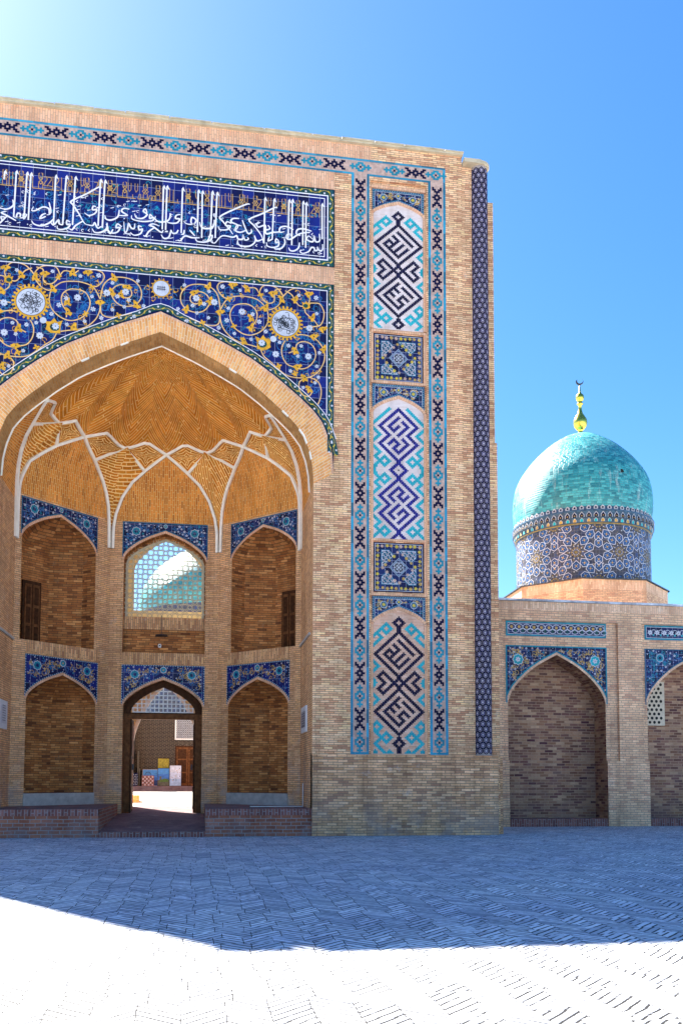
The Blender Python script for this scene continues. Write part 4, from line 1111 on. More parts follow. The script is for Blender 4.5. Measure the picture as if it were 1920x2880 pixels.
def tile_spandrel(fr, o, hw, ztop, zbot, style, parent, seed, name='niche_spandrel'):
    """square-headed tile panel with the arch cut out of it"""
    m_ = MB()
    gap = .085
    cv = [p for p in o.offset(gap)]
    def top(u):
        for (a, za), (b, zb) in zip(cv, cv[1:]):
            if a <= u <= b: return za + (zb - za) * (u - a) / max(b - a, 1e-9)
        return zbot
    us = sorted({o.c - hw, o.c + hw} | {u for u, _ in cv if abs(u - o.c) < hw})
    body = 'navy2' if style != 'low' else 'navy'
    for a, b in zip(us, us[1:]): m_.face([fr(a, max(top(a), zbot), .008), fr(b, max(top(b), zbot), .008), fr(b, ztop, .008), fr(a, ztop, .008)], body)
    e = .035 if style != 'wing' else .05
    edge = [(o.c - hw + e / 2, zbot), (o.c - hw + e / 2, ztop - e / 2), (o.c + hw - e / 2, ztop - e / 2), (o.c + hw - e / 2, zbot)]
    inner = [p for p in o.offset(gap + e / 2) if abs(p[0] - o.c) < hw - .01 and p[1] > zbot]
    em = 'turq' if style == 'wing' else 'teal'
    m_.ribbon(fr, edge, e, .012, em); m_.ribbon(fr, inner, e, .0125, em)
    if style == 'low':
        for pth in (edge, inner):
            for u, v, a in resample(pth, .085): m_.disc(fr, u, v, .017, .0155, 'milk', 5)
    ins_ = lambda u, v: abs(u - o.c) < hw - .09 and v < ztop - .07 and v > top(u) + .09
    bx = (o.c - hw, o.c + hw, zbot, ztop)
    if style in ('low', 'wing'):
        tendrils(m_, fr, ins_, bx, 42 if style == 'low' else 70, .0125, 'ochre', (.05, .13), .018, seed + 5)
        tendrils(m_, fr, ins_, bx, 40, .0122, 'tendril', (.05, .12), .016, seed + 9)
    else: tendrils(m_, fr, ins_, bx, 50, .0122, 'tendril', (.04, .1), .016, seed + 9)
    if style == 'cool': tendrils(m_, fr, ins_, bx, 60, .0124, 'turq', (.04, .1), .016, seed + 4)
    scatter(m_, fr, ins_, bx, 130 if style != 'low' else 90, (.028, .05) if style != 'low' else (.022, .036), .0135, ['milk', 'milk', 'milk', 'turq', 'tendril'] if style != 'wing' else ['milk', 'ochre', 'turq', 'milk', 'rose'], .09, seed)
    mu = .685 * hw if style != 'wing' else .76 * hw
    mv = ztop - (.34 if style != 'wing' else .52)
    for s in (-1, 1):
        R = .155 if style != 'wing' else .20
        for rr_, mm, ww in ((R, 'milk', .016), (R * .88, 'turq' if style != 'wing' else 'aqua', .017)):
            m_.poly(fr, [(o.c + s * mu + rr_ * (1 if k % 2 == 0 else .84) * cos(k * pi / 8 + pi / 4) * 1.1, mv + rr_ * (1 if k % 2 == 0 else .84) * sin(k * pi / 8 + pi / 4) * 1.1) for k in range(16)], ww, mm)
        star_flower(m_, fr, o.c + s * mu, mv, R * .5, .018, 'milk' if style == 'wing' else 'navy', 'deep', 6)
    if style != 'wing':
        R = .075 if style == 'up' else .12
        m_.disc(fr, o.c, ztop - R - .05, R, .016, 'milk', 10); m_.disc(fr, o.c, ztop - R - .05, R * .82, .017, 'turq', 10); m_.disc(fr, o.c, ztop - R - .05, R * .25, .018, 'ochre', 6)
    if style == 'broken':
        pass
    return m_.build(name, parent)

sides = [(BL, 1.905, 1.70, -1), (BR, LW - 1.905, LW - 1.70, 1)]
for fr, cl, cu, s in sides:
    lo = Arch(cl, 1.37, 1.2, 4.25, 5.13); up = Arch(cu, 1.47, 6.15, 9.5, 10.47)
    wl = bay_wall(fr, lo, up, LW)
    for o, st, zt, zb, nm in ((lo, 'low', 5.70, 4.33, 'lower'), (up, 'up', 10.82, 9.58, 'upper')):
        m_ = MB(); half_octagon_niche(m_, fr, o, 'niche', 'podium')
        nc = m_.build('arched_niche', portal)
        tile_spandrel(fr, o, 1.44 if st == 'low' else 1.52, zt, zb, st, nc, 31 + s * 3 + (10 if st == 'up' else 0))
        if st == 'up':
            # carved door standing in the back facet of the upper niche
            d_ = MB()
            dep = -.92 * o.a
            oc_ = o.c + s * .17
            d_.fbox(fr, oc_ - .36, oc_ + .36, 6.15, 8.42, dep + .01, dep + .09, 'wood')
            nd = d_.build('niche_door', nc)
            for sd in (-1, 1):
                p_ = MB()
                p_.fbox(fr, oc_ + sd * .16 - .13, oc_ + sd * .16 + .13, 6.2, 8.3, dep + .085, dep + .12, 'wood2')
                for k, (z0, z1) in enumerate(((6.3, 6.85), (6.95, 7.5), (7.6, 8.2))): p_.fbox(fr, oc_ + sd * .16 - .08, oc_ + sd * .16 + .08, z0, z1, dep + .118, dep + .135, 'wood')
                p_.build('door_leaf', nd)
        else:
            pm = MB(); pm.fbox(fr, o.c - o.a - .02, o.c + o.a + .02, .78, 1.2, 0, .03, 'plaster'); pm.build('niche_step', nc)
# back wall: doorway below, screened window above
lo = Arch(1.905, 1.38, 0.0, 4.25, 5.2); up = Arch(1.905, 1.44, 6.15, 9.5, 10.49)
bay_wall(BB, lo, up, LW)
m_ = MB()
reveal(m_, BB, lo, 0, -.5, 'bay', 'paver')
dw = m_.build('doorway', portal)
tile_spandrel(BB, lo, 1.45, 5.71, 4.33, 'low', dw, 77)
f_ = MB()
cx = 1.905
for s in (-1, 1): f_.fbox(BB, cx + s * 1.26 - .12, cx + s * 1.26 + .12, .3, 3.84, -.42, -.28, 'wood2')
f_.fbox(BB, cx - 1.38, cx + 1.38, 3.8, 3.99, -.42, -.24, 'wood2')
fm = f_.build('door_frame', dw)
ly = MB()
TY = Arch(cx, 1.12, 4.02, 4.10, 4.95)
ring_a, ring_b = lo.curve(), TY.curve()
# solid timber head around the lattice
ua = sorted({u for u in lo.us()} | {u for u in TY.us()})
for a, b in zip(ua, ua[1:]):
    mid = (a + b) / 2
    if abs(mid - cx) < TY.a: za, zb = TY.top(a), TY.top(b)
    else: za = zb = 3.99
    if abs(mid - cx) < lo.a: ly.face([BB(a, za, -.30), BB(b, zb, -.30), BB(b, lo.top(b), -.30), BB(a, lo.top(a), -.30)], 'wood')
    if abs(mid - cx) < TY.a: ly.face([BB(a, 3.99, -.30), BB(b, 3.99, -.30), BB(b, 4.04, -.30), BB(a, 4.04, -.30)], 'wood')
reveal(ly, BB, TY, -.30, -.36, 'wood')
tymp = ly.build('door_tympanum', dw)
lt_ = MB()  # pale strips paint the bright light seen through the lattice gaps
c_ = .15
for i in range(-10, 11):
    for j in range(0, 9):
        u, v = cx + i * c_, 4.06 + j * c_
        if abs(u - cx) > TY.a - .03 or v > TY.top(u) - .02: continue
        if (i + j) % 2 == 0: lt_.fbox(BB, u - .125, u + .125, v - .019, v + .019, -.345, -.325, 'lime')
        else: lt_.fbox(BB, u - .019, u + .019, v - .125, v + .125, -.347, -.327, 'lime')
lt_.build('lattice_bright_gaps', tymp)
for s in (-1, 1):
    d_ = MB()
    x = s * 1.16
    d_.box((min(x, x - s * .07), 6.2, .47), (max(x, x - s * .07), 7.28, 3.8), 'wood')
    for z0, z1 in ((.6, 1.4), (1.5, 2.4), (2.5, 3.65)): d_.box((min(x - s * .07, x - s * .09), 6.32, z0), (max(x - s * .07, x - s * .09), 7.16, z1), 'wood2')
    dl_ = d_.build('door_leaf', dw)
    h_ = MB(); h_.box((x - s * .13 - .03, 6.26, 2.0), (x - s * .13 + .03, 6.30, 2.2), 'iron'); h_.build('door_handle', dl_)
# window
m_ = MB()
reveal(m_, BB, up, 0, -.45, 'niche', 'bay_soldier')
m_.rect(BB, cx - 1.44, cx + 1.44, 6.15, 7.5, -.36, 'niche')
m_.fbox(BB, cx - 1.44, cx + 1.44, 7.05, 7.5, -.45, -.34, 'bay_soldier')
wn = m_.build('screened_window', portal)
tile_spandrel(BB, up, 1.5, 10.86, 9.58, 'up', wn, 91)
sc_ = MB()
WA = Arch(cx, 1.36, 7.5, 9.42, 10.34)
p_ = .178
def inside_w(u, v): return abs(u - cx) < WA.a and 7.5 < v < WA.top(u)
def bar(a, b, wd=.026):
    (x0, y0), (x1, y1) = a, b
    if not (inside_w(*a) or inside_w(*b)): return
    L = hypot(x1 - x0, y1 - y0); nx, ny = -(y1 - y0) / L * wd / 2, (x1 - x0) / L * wd / 2
    q4 = [(x0 + nx, y0 + ny), (x0 - nx, y0 - ny), (x1 - nx, y1 - ny), (x1 + nx, y1 + ny)]
    sc_.poly(BB, q4, -.40, 'screen')
    for k in range(4):
        a_, b_ = q4[k], q4[(k + 1) % 4]
        sc_.face([BB(*a_, -.40), BB(*b_, -.40), BB(*b_, -.44), BB(*a_, -.44)], 'screen')
for i in range(-8, 9):
    for j in range(0, 17):
        u, v = cx + i * p_, 7.56 + j * p_
        h = p_ / 2
        if (i + j) % 2 == 0:
            k = .052
            oc_ = [(u - k, v - h), (u + k, v - h), (u + h, v - k), (u + h, v + k), (u + k, v + h), (u - k, v + h), (u - h, v + k), (u - h, v - k)]
            for a in (1, 3, 5, 7): bar(oc_[a], oc_[(a + 1) % 8])
        else:
            d_ = [(u, v - h), (u + h, v), (u, v + h), (u - h, v)]
            for a in range(4): bar(d_[a], d_[(a + 1) % 4])
for i in range(-7, 9):
    x = cx + (i - .5) * p_
    for j in range(0, 17): bar((x, 7.5 + j * p_), (x, 7.5 + (j + 1) * p_), .022)
for j in range(0, 16):
    z = 7.56 + (j + .5) * p_
    for i in range(-8, 9): bar((cx + (i - .5) * p_, z), (cx + (i + .5) * p_, z), .022)
cvw = WA.curve(); lo_ = [(cx - WA.a, 7.5)] + cvw + [(cx + WA.a, 7.5)]
sc_.ribbon(BB, lo_, .08, -.385, 'screen'); 
us_ = sorted({u for u in up.us()} | {u for u in WA.us()})
for a, b in zip(us_, us_[1:]):
    mid = (a + b) / 2
    z0a, z0b = (WA.top(a), WA.top(b)) if abs(mid - cx) < WA.a else (7.5, 7.5)
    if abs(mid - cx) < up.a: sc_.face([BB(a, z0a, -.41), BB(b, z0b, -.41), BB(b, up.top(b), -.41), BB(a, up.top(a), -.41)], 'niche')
sc_.build('window_screen', wn)

# jamb walls
for s in (-1, 1):
    m_ = MB()
    fr = Frame((s * W, 0, 0), (0, 1, 0), (-s, 0, 0))
    m_.rect(fr, 0, 3.17, 0, 6.1, 0, 'bay'); m_.rect(fr, .0, 3.17, 6.1, 10.9, 0, 'bay')
    j_ = m_.build('jamb_wall', portal)
    l_ = MB(); l_.fbox(fr, .55, 3.17, 6.08, 6.16, 0, .05, 'plaster'); l_.build('ledge', j_)

# podiums and the ramp between them
for s in (-1, 1):
    m_ = MB()
    xi = 1.5
    pts = [(s * xi, 0), (s * W, 0), (s * W, 3.17), (s * 1.905, 5.865), (s * xi, 5.865)]
    m_.face([(a, b, .8) for a, b in pts], 'paver')
    a, b = sorted((s * xi, s * W))
    m_.face([(a, 0, 0), (b, 0, 0), (b, 0, .62), (a, 0, .62)], 'podium')
    m_.box((a, -.02, .62), (b, .3, .803), 'podium_soldier')
    m_.face([(s * xi, 0, 0), (s * xi, 5.865, 0), (s * xi, 5.865, .8), (s * xi, 0, .8)], 'podium')
    m_.build('podium', portal)
m_ = MB()
m_.face([(-1.5, .05, .15), (1.5, .05, .15), (1.5, 5.9, .45), (-1.5, 5.9, .45)], 'paver')
m_.box((-1.5, .0, 0), (1.5, .12, .152), 'podium_soldier')
m_.build('entrance_ramp', portal)

# passage and upper room behind the wall
m_ = MB()
m_.face([(-1.6, 5.9, .45), (1.6, 5.9, .45), (1.6, 9.05, .62), (-1.6, 9.05, .62)], 'paver')
for s in (-1, 1): m_.face([(s * 1.6, 6.3, 0), (s * 1.6, 9, 0), (s * 1.6, 9, 5.6), (s * 1.6, 6.3, 5.6)], 'bay')
m_.face([(-1.6, 6.3, 5.6), (1.6, 6.3, 5.6), (1.6, 9, 5.6), (-1.6, 9, 5.6)], 'cream')
IB = Frame((0, 8.96, 0), (1, 0, 0), (0, -1, 0))
wall(m_, IB, -1.6, 1.6, 0, 5.6, [PASS], 'cream')
reveal(m_, IB, PASS, 0, -.06, 'lime', 'paver')
ring(m_, IB, PASS, .13, .03, 'lime')
for s in (-1, 1): m_.fbox(IB, s * 1.285 - .065, s * 1.285 + .065, .5, 3.0, 0, .03, 'lime')
m_.build('passage', portal)
m_ = MB()
for s in (-1, 1): m_.face([(s * 1.75, 6.31, 6.4), (s * 1.75, 9, 6.4), (s * 1.75, 9, 11.5), (s * 1.75, 6.31, 11.5)], 'cream')
m_.face([(-1.75, 6.3, 11.5), (1.75, 6.3, 11.5), (1.75, 9, 11.5), (-1.75, 9, 11.5)], 'cream')
m_.face([(-1.75, 6.3, 6.4), (1.75, 6.3, 6.4), (1.75, 9, 6.4), (-1.75, 9, 6.4)], 'cream')
wall(m_, IB, -1.75, 1.75, 6.4, 11.5, [WINB], 'cream')
m_.build('upper_room', portal)

# ---- panels of the pylons
def grid_panel(name, parent, xc, z0, z1, arch, pat, ground, rows0, rowh, label=None):
    """stepped banna'i pattern; pat = dict cell -> glaze; row 0 at height rows0"""
    m_ = MB()
    fr = Frame((0, RD - .0, 0), (1, 0, 0), (0, -1, 0))
    cw = .0488
    hw = .80
    us = sorted({xc - hw, xc + hw} | {u for u in arch.us() if abs(u - xc) < hw})
    for a, b in zip(us, us[1:]): m_.face([fr(a, z0, .006), fr(b, z0, .006), fr(b, arch.top(b), .006), fr(a, arch.top(a), .006)], ground)
    for (c, r_), mm in pat.items():
        u, v = xc + c * cw, rows0 - r_ * rowh
        if abs(c) > 16 or v - rowh / 2 < z0 or v + rowh / 2 > z1 or v + rowh * .6 > arch.top(u): continue
        j = .0012
        m_.rect(fr, u - cw / 2 + j, u + cw / 2 - j, v - rowh / 2, v + rowh / 2, .010, mm)
    ring(m_, fr, arch, .09, .03, 'soldier')
    for s in (-1, 1): m_.fbox(fr, xc + s * .845 - .045, xc + s * .845 + .045, z0, arch.zsp, 0, .05, 'soldier')
    o = m_.build(name, parent)
    if label: o['label'] = label
    return o
def mirror(cells, pts, mm):
    stroke(cells, pts, mm); stroke(cells, [(-x, y) for x, y in pts], mm)
def pattern_c():
    c = {}
    for p in ([dia(-8, 4, 3), [(-11, 4), (-16, 9)], [(-14, 7), (-11, 10), (-16, 15)], [(-16, 26), (-13, 29), (-16, 32)], [(-16, 38), (-15, 40), (-16, 42)], [(-16, 48), (-13, 51), (-16, 54)],
               dia(-14, 69, 3), dia(-8, 76, 3), [(-15, 72), (-11, 76), (-15, 80), (-8, 87), (-6, 85), (-4, 87)], [(-15, 85), (-15, 87)]]): mirror(c, p, 'aqua')
    for p in [dia(0, 0, 3), [(0, 4), (0, 6)], dia(0, 21, 15), dia(0, 59, 15), dia(0, 40, 3), dia(0, 80, 3), [(0, 76), (0, 77)], [(0, 84), (0, 86)], [(0, 86), (-2, 88)],
              [(0, 12), (9, 21)], [(-3, 15), (0, 18), (-3, 21)], dia(-6, 21, 3), [(-9, 21), (0, 30), (6, 24)], [(3, 21), (-3, 27)],
              [(0, 50), (-9, 59), (0, 68), (3, 65), (0, 62), (3, 59), (6, 62)], [(3, 53), (9, 59)], [(-3, 53), (0, 56)], [(-6, 56), (-3, 59)]]: stroke(c, p, 'NAVY')
    mirror(c, [(-3, 40), (-10, 33), (-13, 36), (-9, 40), (-13, 44), (-10, 47), (-3, 40)], 'NAVY')
    return c
def pattern_b():
    c = {}
    for p in ([(-6, 0), (-16, 10)], [(-16, 14), (-12, 18), (-16, 22)], [(-16, 26), (-12, 30), (-15, 33), (-12, 36)], dia(-9, 36, 3), [(-12, 36), (-15, 39), (-16, 42), (-15, 45), (-12, 48)], dia(-9, 48, 3),
              [(-12, 48), (-15, 51), (-12, 54), (-16, 58)], [(-16, 62), (-12, 66), (-16, 70)], [(-16, 74), (-12, 78), (-15, 81), (-12, 84)], dia(-9, 84, 3), [(-12, 84), (-16, 88)]): mirror(c, p, 'aqua')
    for p in [[(0, 0), (-12, 12), (-6, 18), (-12, 24), (0, 36)], [(0, 48), (-12, 60), (-6, 66), (-12, 72), (0, 84)], [(0, 85), (-6, 91)]]: mirror(c, p, 'NAVY')
    for p in [dia(0, 42, 5), [(0, 6), (-6, 12), (-3, 15), (0, 12)], [(3, 9), (6, 12), (0, 18)], [(-6, 24), (-3, 21), (0, 24), (-3, 27), (0, 30), (6, 24), (3, 21)],
              [(-3, 63), (-6, 60), (0, 54), (3, 57), (0, 60), (3, 63), (6, 60)], [(0, 66), (-6, 72), (-3, 75)], [(0, 72), (3, 69), (6, 72), (0, 78)]]: stroke(c, p, 'NAVY')
    c[(0, 42)] = 'deep'
    return c
def named(c, mm): return {k: (mm if v == 'NAVY' else v) for k, v in c.items()}
PC, PB = pattern_c(), pattern_b()
def small_spandrel(parent, xc, ztop, zside, zap, seed):
    fr = Frame((0, RD, 0), (1, 0, 0), (0, -1, 0))
    m_ = MB()
    o = Arch(xc, .83, zside - .4, zside, zap, P_SMALL)
    us = o.us()
    for a, b in zip(us, us[1:]): m_.face([fr(a, o.top(a), .012), fr(b, o.top(b), .012), fr(b, ztop, .012), fr(a, ztop, .012)], 'navy2')
    e = .07
    edge = [(xc - .83 + e / 2, zside + .03), (xc - .83 + e / 2, ztop - e / 2), (xc + .83 - e / 2, ztop - e / 2), (xc + .83 - e / 2, zside + .03)]
    inn = [p for p in o.offset(e / 2) if abs(p[0] - xc) < .8]
    m_.ribbon(fr, edge, e, .014, 'teal'); m_.ribbon(fr, inn, e, .0145, 'teal')
    for pth in (edge, inn):
        for u, v, a in resample(pth, .075): m_.disc(fr, u, v, .014, .0175, 'milk', 4)
    ins_ = lambda u, v: abs(u - xc) < .72 and v < ztop - .09 and v > o.top(u) + .1
    m_.ribbon(fr, [(xc - .75, zside + .22), (xc - .75, ztop - .08), (xc + .75, ztop - .08), (xc + .75, zside + .22)], .012, .018, 'milk')
    tendrils(m_, fr, ins_, (xc - .75, xc + .75, zside, ztop), 26, .0165, 'ochre', (.03, .08), .014, seed)
    scatter(m_, fr, ins_, (xc - .75, xc + .75, zside, ztop), 60, (.018, .03), .0185, ['milk', 'milk', 'tendril', 'turq'], .055, seed)
    for s in (-1, 1):
        m_.disc(fr, xc + s * .47, ztop - .26, .115, .0195, 'milk', 8); m_.disc(fr, xc + s * .47, ztop - .26, .10, .0205, 'teal', 8); star_flower(m_, fr, xc + s * .47, ztop - .26, .06, .0215, 'lemon', 'ochre', 6)
    m_.poly(fr, [(xc - .11, ztop - .17), (xc, ztop - .28), (xc + .11, ztop - .17), (xc, ztop - .08)], .0195, 'milk'); m_.poly(fr, [(xc - .09, ztop - .17), (xc, ztop - .26), (xc + .09, ztop - .17), (xc, ztop - .10)], .0205, 'teal'); m_.disc(fr, xc, ztop - .17, .04, .0215, 'lemon', 6)
    m_.fbox(fr, xc - .88, xc + .88, ztop + .01, ztop + .09, 0, .07, 'soldier')
    return m_.build('panel_spandrel', parent)
def square_tile(parent, xc, z0, z1, seed):
    fr = Frame((0, RD, 0), (1, 0, 0), (0, -1, 0))
    m_ = MB()
    r = random.Random(seed)
    x0, x1 = xc - .785, xc + .785
    zc = (z0 + z1) / 2
    m_.rect(fr, x0, x1, z0, z1, .010, 'navy2')
    m_.ribbon(fr, rp(x0 + .015, x1 - .015, z0 + .015, z1 - .015), .03, .013, 'deep', True)
    m_.ribbon(fr, rp(x0 + .045, x1 - .045, z0 + .045, z1 - .045), .014, .015, 'milk', True)
    H = .56
    # pinwheel of four kites of honeycomb tile round a turned square
    for k in range(4):
        R4 = lambda x, y, k=k: [(x, y), (-y, x), (-x, -y), (y, -x)][k]
        kite = [R4(-H, H), R4(-.30, H), R4(-.13, .37), R4(-H, -.04)]
        kite = [(xc + x, zc + y * (z1 - z0) / 1.57) for x, y in kite]
        m_.poly(fr, kite, .0155, 'teal')
        cx_, cy_ = sum(p[0] for p in kite) / 4, sum(p[1] for p in kite) / 4
        ik = [(cx_ + (x - cx_) * .86, cy_ + (y - cy_) * .86) for x, y in kite]
        m_.poly(fr, ik, .0165, 'milk')
        ik2 = [(cx_ + (x - cx_) * .78, cy_ + (y - cy_) * .78) for x, y in kite]
        m_.poly(fr, ik2, .0172, 'deep')
        def inp(x, y):
            s = 0
            for a, b in zip(ik2, ik2[1:] + ik2[:1]):
                cr = (b[0] - a[0]) * (y - a[1]) - (b[1] - a[1]) * (x - a[0])
                s += 1 if cr > 0 else -1
            return abs(s) == 4
        for i in range(-16, 17):
            for j in range(-16, 17):
                x, y = xc + (i + .5 * (j % 2)) * .052, zc + j * .045
                if inp(x, y):
                    m_.disc(fr, x, y, .022, .018, 'milk' if (i + j) % 3 else 'turq', 6); m_.disc(fr, x, y, .010, .0185, 'rose' if (i + j) % 3 else 'deep', 5)
    for rr_, mm, ww in ((.30, 'milk', .016), (.285, 'teal', .017), (.25, 'milk', .018), (.24, 'navy2', .0185)): m_.poly(fr, [(xc - rr_, zc), (xc, zc - rr_), (xc + rr_, zc), (xc, zc + rr_)], ww, mm)
    m_.disc(fr, xc, zc, .155, .019, 'milk', 16); m_.disc(fr, xc, zc, .145, .0195, 'black', 16)
    for k in range(4):
        a = pi / 4 + k * pi / 2
        m_.ribbon(fr, arc(xc + .09 * cos(a), zc + .09 * sin(a), .09, 0, 2 * pi, 10), .012, .020, 'milk'); m_.disc(fr, xc + .085 * cos(a), zc + .085 * sin(a), .022, .0205, 'milk', 6)
    # yellow flowers in the border and between the kites
    spots = []
    for k in range(10):
        t = -.66 + 1.32 * k / 9
        spots += [(t, .665), (t, -.665), (.665, t), (-.665, t)]
    spots += [(.12 + .13 * k, .42 - .13 * k) for k in range(4)] + [(-.12 - .13 * k, -.42 + .13 * k) for k in range(4)] + [(-.42 + .13 * k, .10 + .13 * k - .02) for k in range(4)] + [(.42 - .13 * k, -.10 - .13 * k + .02) for k in range(4)]
    for x, y in spots: star_flower(m_, fr, xc + x + r.uniform(-.015, .015), zc + y * (z1 - z0) / 1.57 + r.uniform(-.015, .015), r.uniform(.048, .06), .0215, r.choice(['lemon', 'ochre', 'lemon', 'ochre', 'rose']), 'ochre', 6)
    for k in range(90):
        x, y = r.uniform(-.7, .7), r.uniform(-.7, .7)
        if max(abs(x), abs(y)) > .6 or abs(abs(x) + abs(y) - .42) < .1: m_.disc(fr, xc + x, zc + y, .011, .021, 'milk', 4)
    m_.fbox(fr, xc - .88, xc + .88, z1 + .03, z1 + .10, 0, .07, 'soldier')
    for s in (-1, 1): m_.fbox(fr, xc + s * .845 - .045, xc + s * .845 + .045, z0 - .05, z1 + .03, 0, .05, 'soldier')
    return m_.build('square_tile_panel', parent)
for s in (-1, 1):
    xc = s * 7.25
    aA, aB, aC = Arch(xc, .80, 15.66, 19.36, 19.74), Arch(xc, .80, 9.02, 12.98, 13.46), Arch(xc, .80, 2.42, 6.36, 6.84)
    grid_panel('mosaic_panel', portal, xc, 15.66, 19.8, aA, named(PC, 'deep'), 'paleground', 19.34, .0437, 'topmost stepped mosaic panel with dark blue diamonds on whitish ground')
    grid_panel('mosaic_panel', portal, xc, 9.02, 13.55, aB, named(PB, 'royal'), 'paleground', 13.12, .0458, 'middle stepped mosaic panel with bright blue zigzag diamonds on whitish ground')
    grid_panel('mosaic_panel', portal, xc, 2.42, 6.95, aC, named(PC, 'deep'), 'pinkbrick', 6.44, .0461, 'lowest stepped mosaic panel with navy diamonds on pink brick ground')
    small_spandrel(portal, xc, 20.19, 19.37, 19.83, 5); small_spandrel(portal, xc, 13.90, 13.02, 13.55, 6); small_spandrel(portal, xc, 7.25, 6.38, 6.93, 7)
    square_tile(portal, xc, 13.99, 15.51, 8); square_tile(portal, xc, 7.38, 8.92, 9)

# ------------------------------------------------------------------ plaques and fittings on the portal
def plaque(s, y0, y1, z0, z1, label):
    t = thing('wall_plaque', label, 'sign', (s * W, (y0 + y1) / 2, z0))
    fr = Frame((s * W, 0, 0), (0, 1, 0), (-s, 0, 0))
    m_ = MB(); m_.fbox(fr, y0, y1, z0, z1, .0, .05, 'sign'); m_.build('plaque_board', t)
    m_ = MB(); m_.rect(fr, y0 + .16, y1 - .16, z0 + .16, z1 - .16, .056, 'signd' if s > 0 else 'milk')
    for k in range(7): m_.rect(fr, y0 + .28, y1 - .28, z0 + .24 + k * .075, z0 + .262 + k * .075, .06, 'milk' if s > 0 else 'signd')
    m_.build('plaque_text_panel', t)
plaque(1, 1.25, 2.55, 3.16, 3.98, 'white framed plaque on right jamb of the portal bay')
plaque(-1, 1.45, 2.45, 3.18, 4.04, 'white plaque on left jamb of the portal bay')

t = thing('pendant_lamp', 'small dark lamp hanging below the screened window', 'lamp', (-.08, 5.6, 6.75))
m_ = MB(); m_.lathe((-.08, 5.62, 0), [(0, 6.78), (.20, 6.76), (.22, 6.72), (.05, 6.70), (0, 6.70)], 'iron', 16); m_.build('lamp_head', t)
m_ = MB(); m_.box((-.09, 5.61, 6.78), (-.07, 5.63, 7.45), 'iron'); m_.build('lamp_rod', t)
t = thing('security_camera', 'tiny white camera on the parapet under the screened window', 'camera', (-.14, 5.8, 6.3))
m_ = MB(); m_.lathe((-.14, 5.80, 0), [(0, 6.33), (.05, 6.34), (.065, 6.40), (.05, 6.46), (0, 6.47)], 'lime', 12); m_.build('camera_housing', t)
m_ = MB(); m_.box((-.165, 5.735, 6.375), (-.115, 5.75, 6.425), 'iron'); m_.build('camera_lens', t)

# ------------------------------------------------------------------ arcade to the right of the portal
YW = 4.3
WF = Frame((0, YW, 0), (1, 0, 0), (0, -1, 0))
arcade = thing('arcade_wall', 'low brick arcade with tiled arches to the right of the portal', 'building', (14, YW, 0))
ZW = 8.16
bays = [14.12, 19.5, 24.88]
REC = .10
arcs = [Arch(c_, 1.87, .28, 4.46, 6.24) for c_ in bays]
mb = MB()
X0, XR = 10.4, 27.5
RF = Frame((0, YW + REC, 0), (1, 0, 0), (0, -1, 0))
rec = [(c_ - 2.08, c_ + 2.35) for c_ in bays]
xs = X0
for (a, b), o in zip(rec, arcs):
    mb.rect(WF, xs, a, 2.37, 7.46, 0, 'wing')
    wall(mb, RF, a, b, 2.37, 7.46, [Arch(o.c, o.a, 2.37, o.zsp, o.zap)], 'wing')
    for e in (a, b): mb.face([WF(e, 2.37, 0), WF(e, 7.46, 0), WF(e, 7.46, -REC), WF(e, 2.37, -REC)], 'wing')
    mb.face([WF(a, 7.46, 0), WF(b, 7.46, 0), WF(b, 7.46, -REC), WF(a, 7.46, -REC)], 'wing')
    mb.face([WF(a, 2.37, 0), WF(o.c - o.a, 2.37, 0), WF(o.c - o.a, 2.37, -REC), WF(a, 2.37, -REC)], 'wing')
    mb.face([WF(o.c + o.a, 2.37, 0), WF(b, 2.37, 0), WF(b, 2.37, -REC), WF(o.c + o.a, 2.37, -REC)], 'wing')
    mb.rect(WF, xs, o.c - o.a, 0, 2.37, 0, 'wing')
    mb.rect(WF, o.c + o.a, b, 0, 2.37, 0, 'wing')
    xs = b
mb.rect(WF, xs, XR, 0, 7.46, 0, 'wing')
mb.rect(WF, X0, XR, 7.46, 7.86, 0, 'wing'); mb.rect(WF, X0, XR, 7.86, ZW, 0, 'wsold')
M['wsold'] = brick('arcade_upright_brick', [(.70, .44, .29), (.78, .52, .34), (.60, .35, .22), (.82, .57, .38)], (.50, .34, .24), bh=.085, bw=.3, joint=.016, swap=True, patch=.25)
mb.face([(X0, YW, ZW), (XR, YW, ZW), (XR, 12, ZW), (X0, 12, ZW)], 'coping')
mb.face([(XR, YW, 0), (XR, 12, 0), (XR, 12, ZW), (XR, YW, ZW)], 'wing')
mb.face([(X0, 12, 0), (XR, 12, 0), (XR, 12, ZW), (X0, 12, ZW)], 'wing')
mb.build('arcade_front', arcade)
mb = MB()
x = X0
while x < XR:
    L = rnd.uniform(1.2, 2.4)
    z = ZW + rnd.uniform(0, .012)
    mb.box((x, YW - .07, z), (min(x + L, XR + .05), YW + .5, z + .075), 'tin')
    x += L - .03
mb.build('roof_edge', arcade)
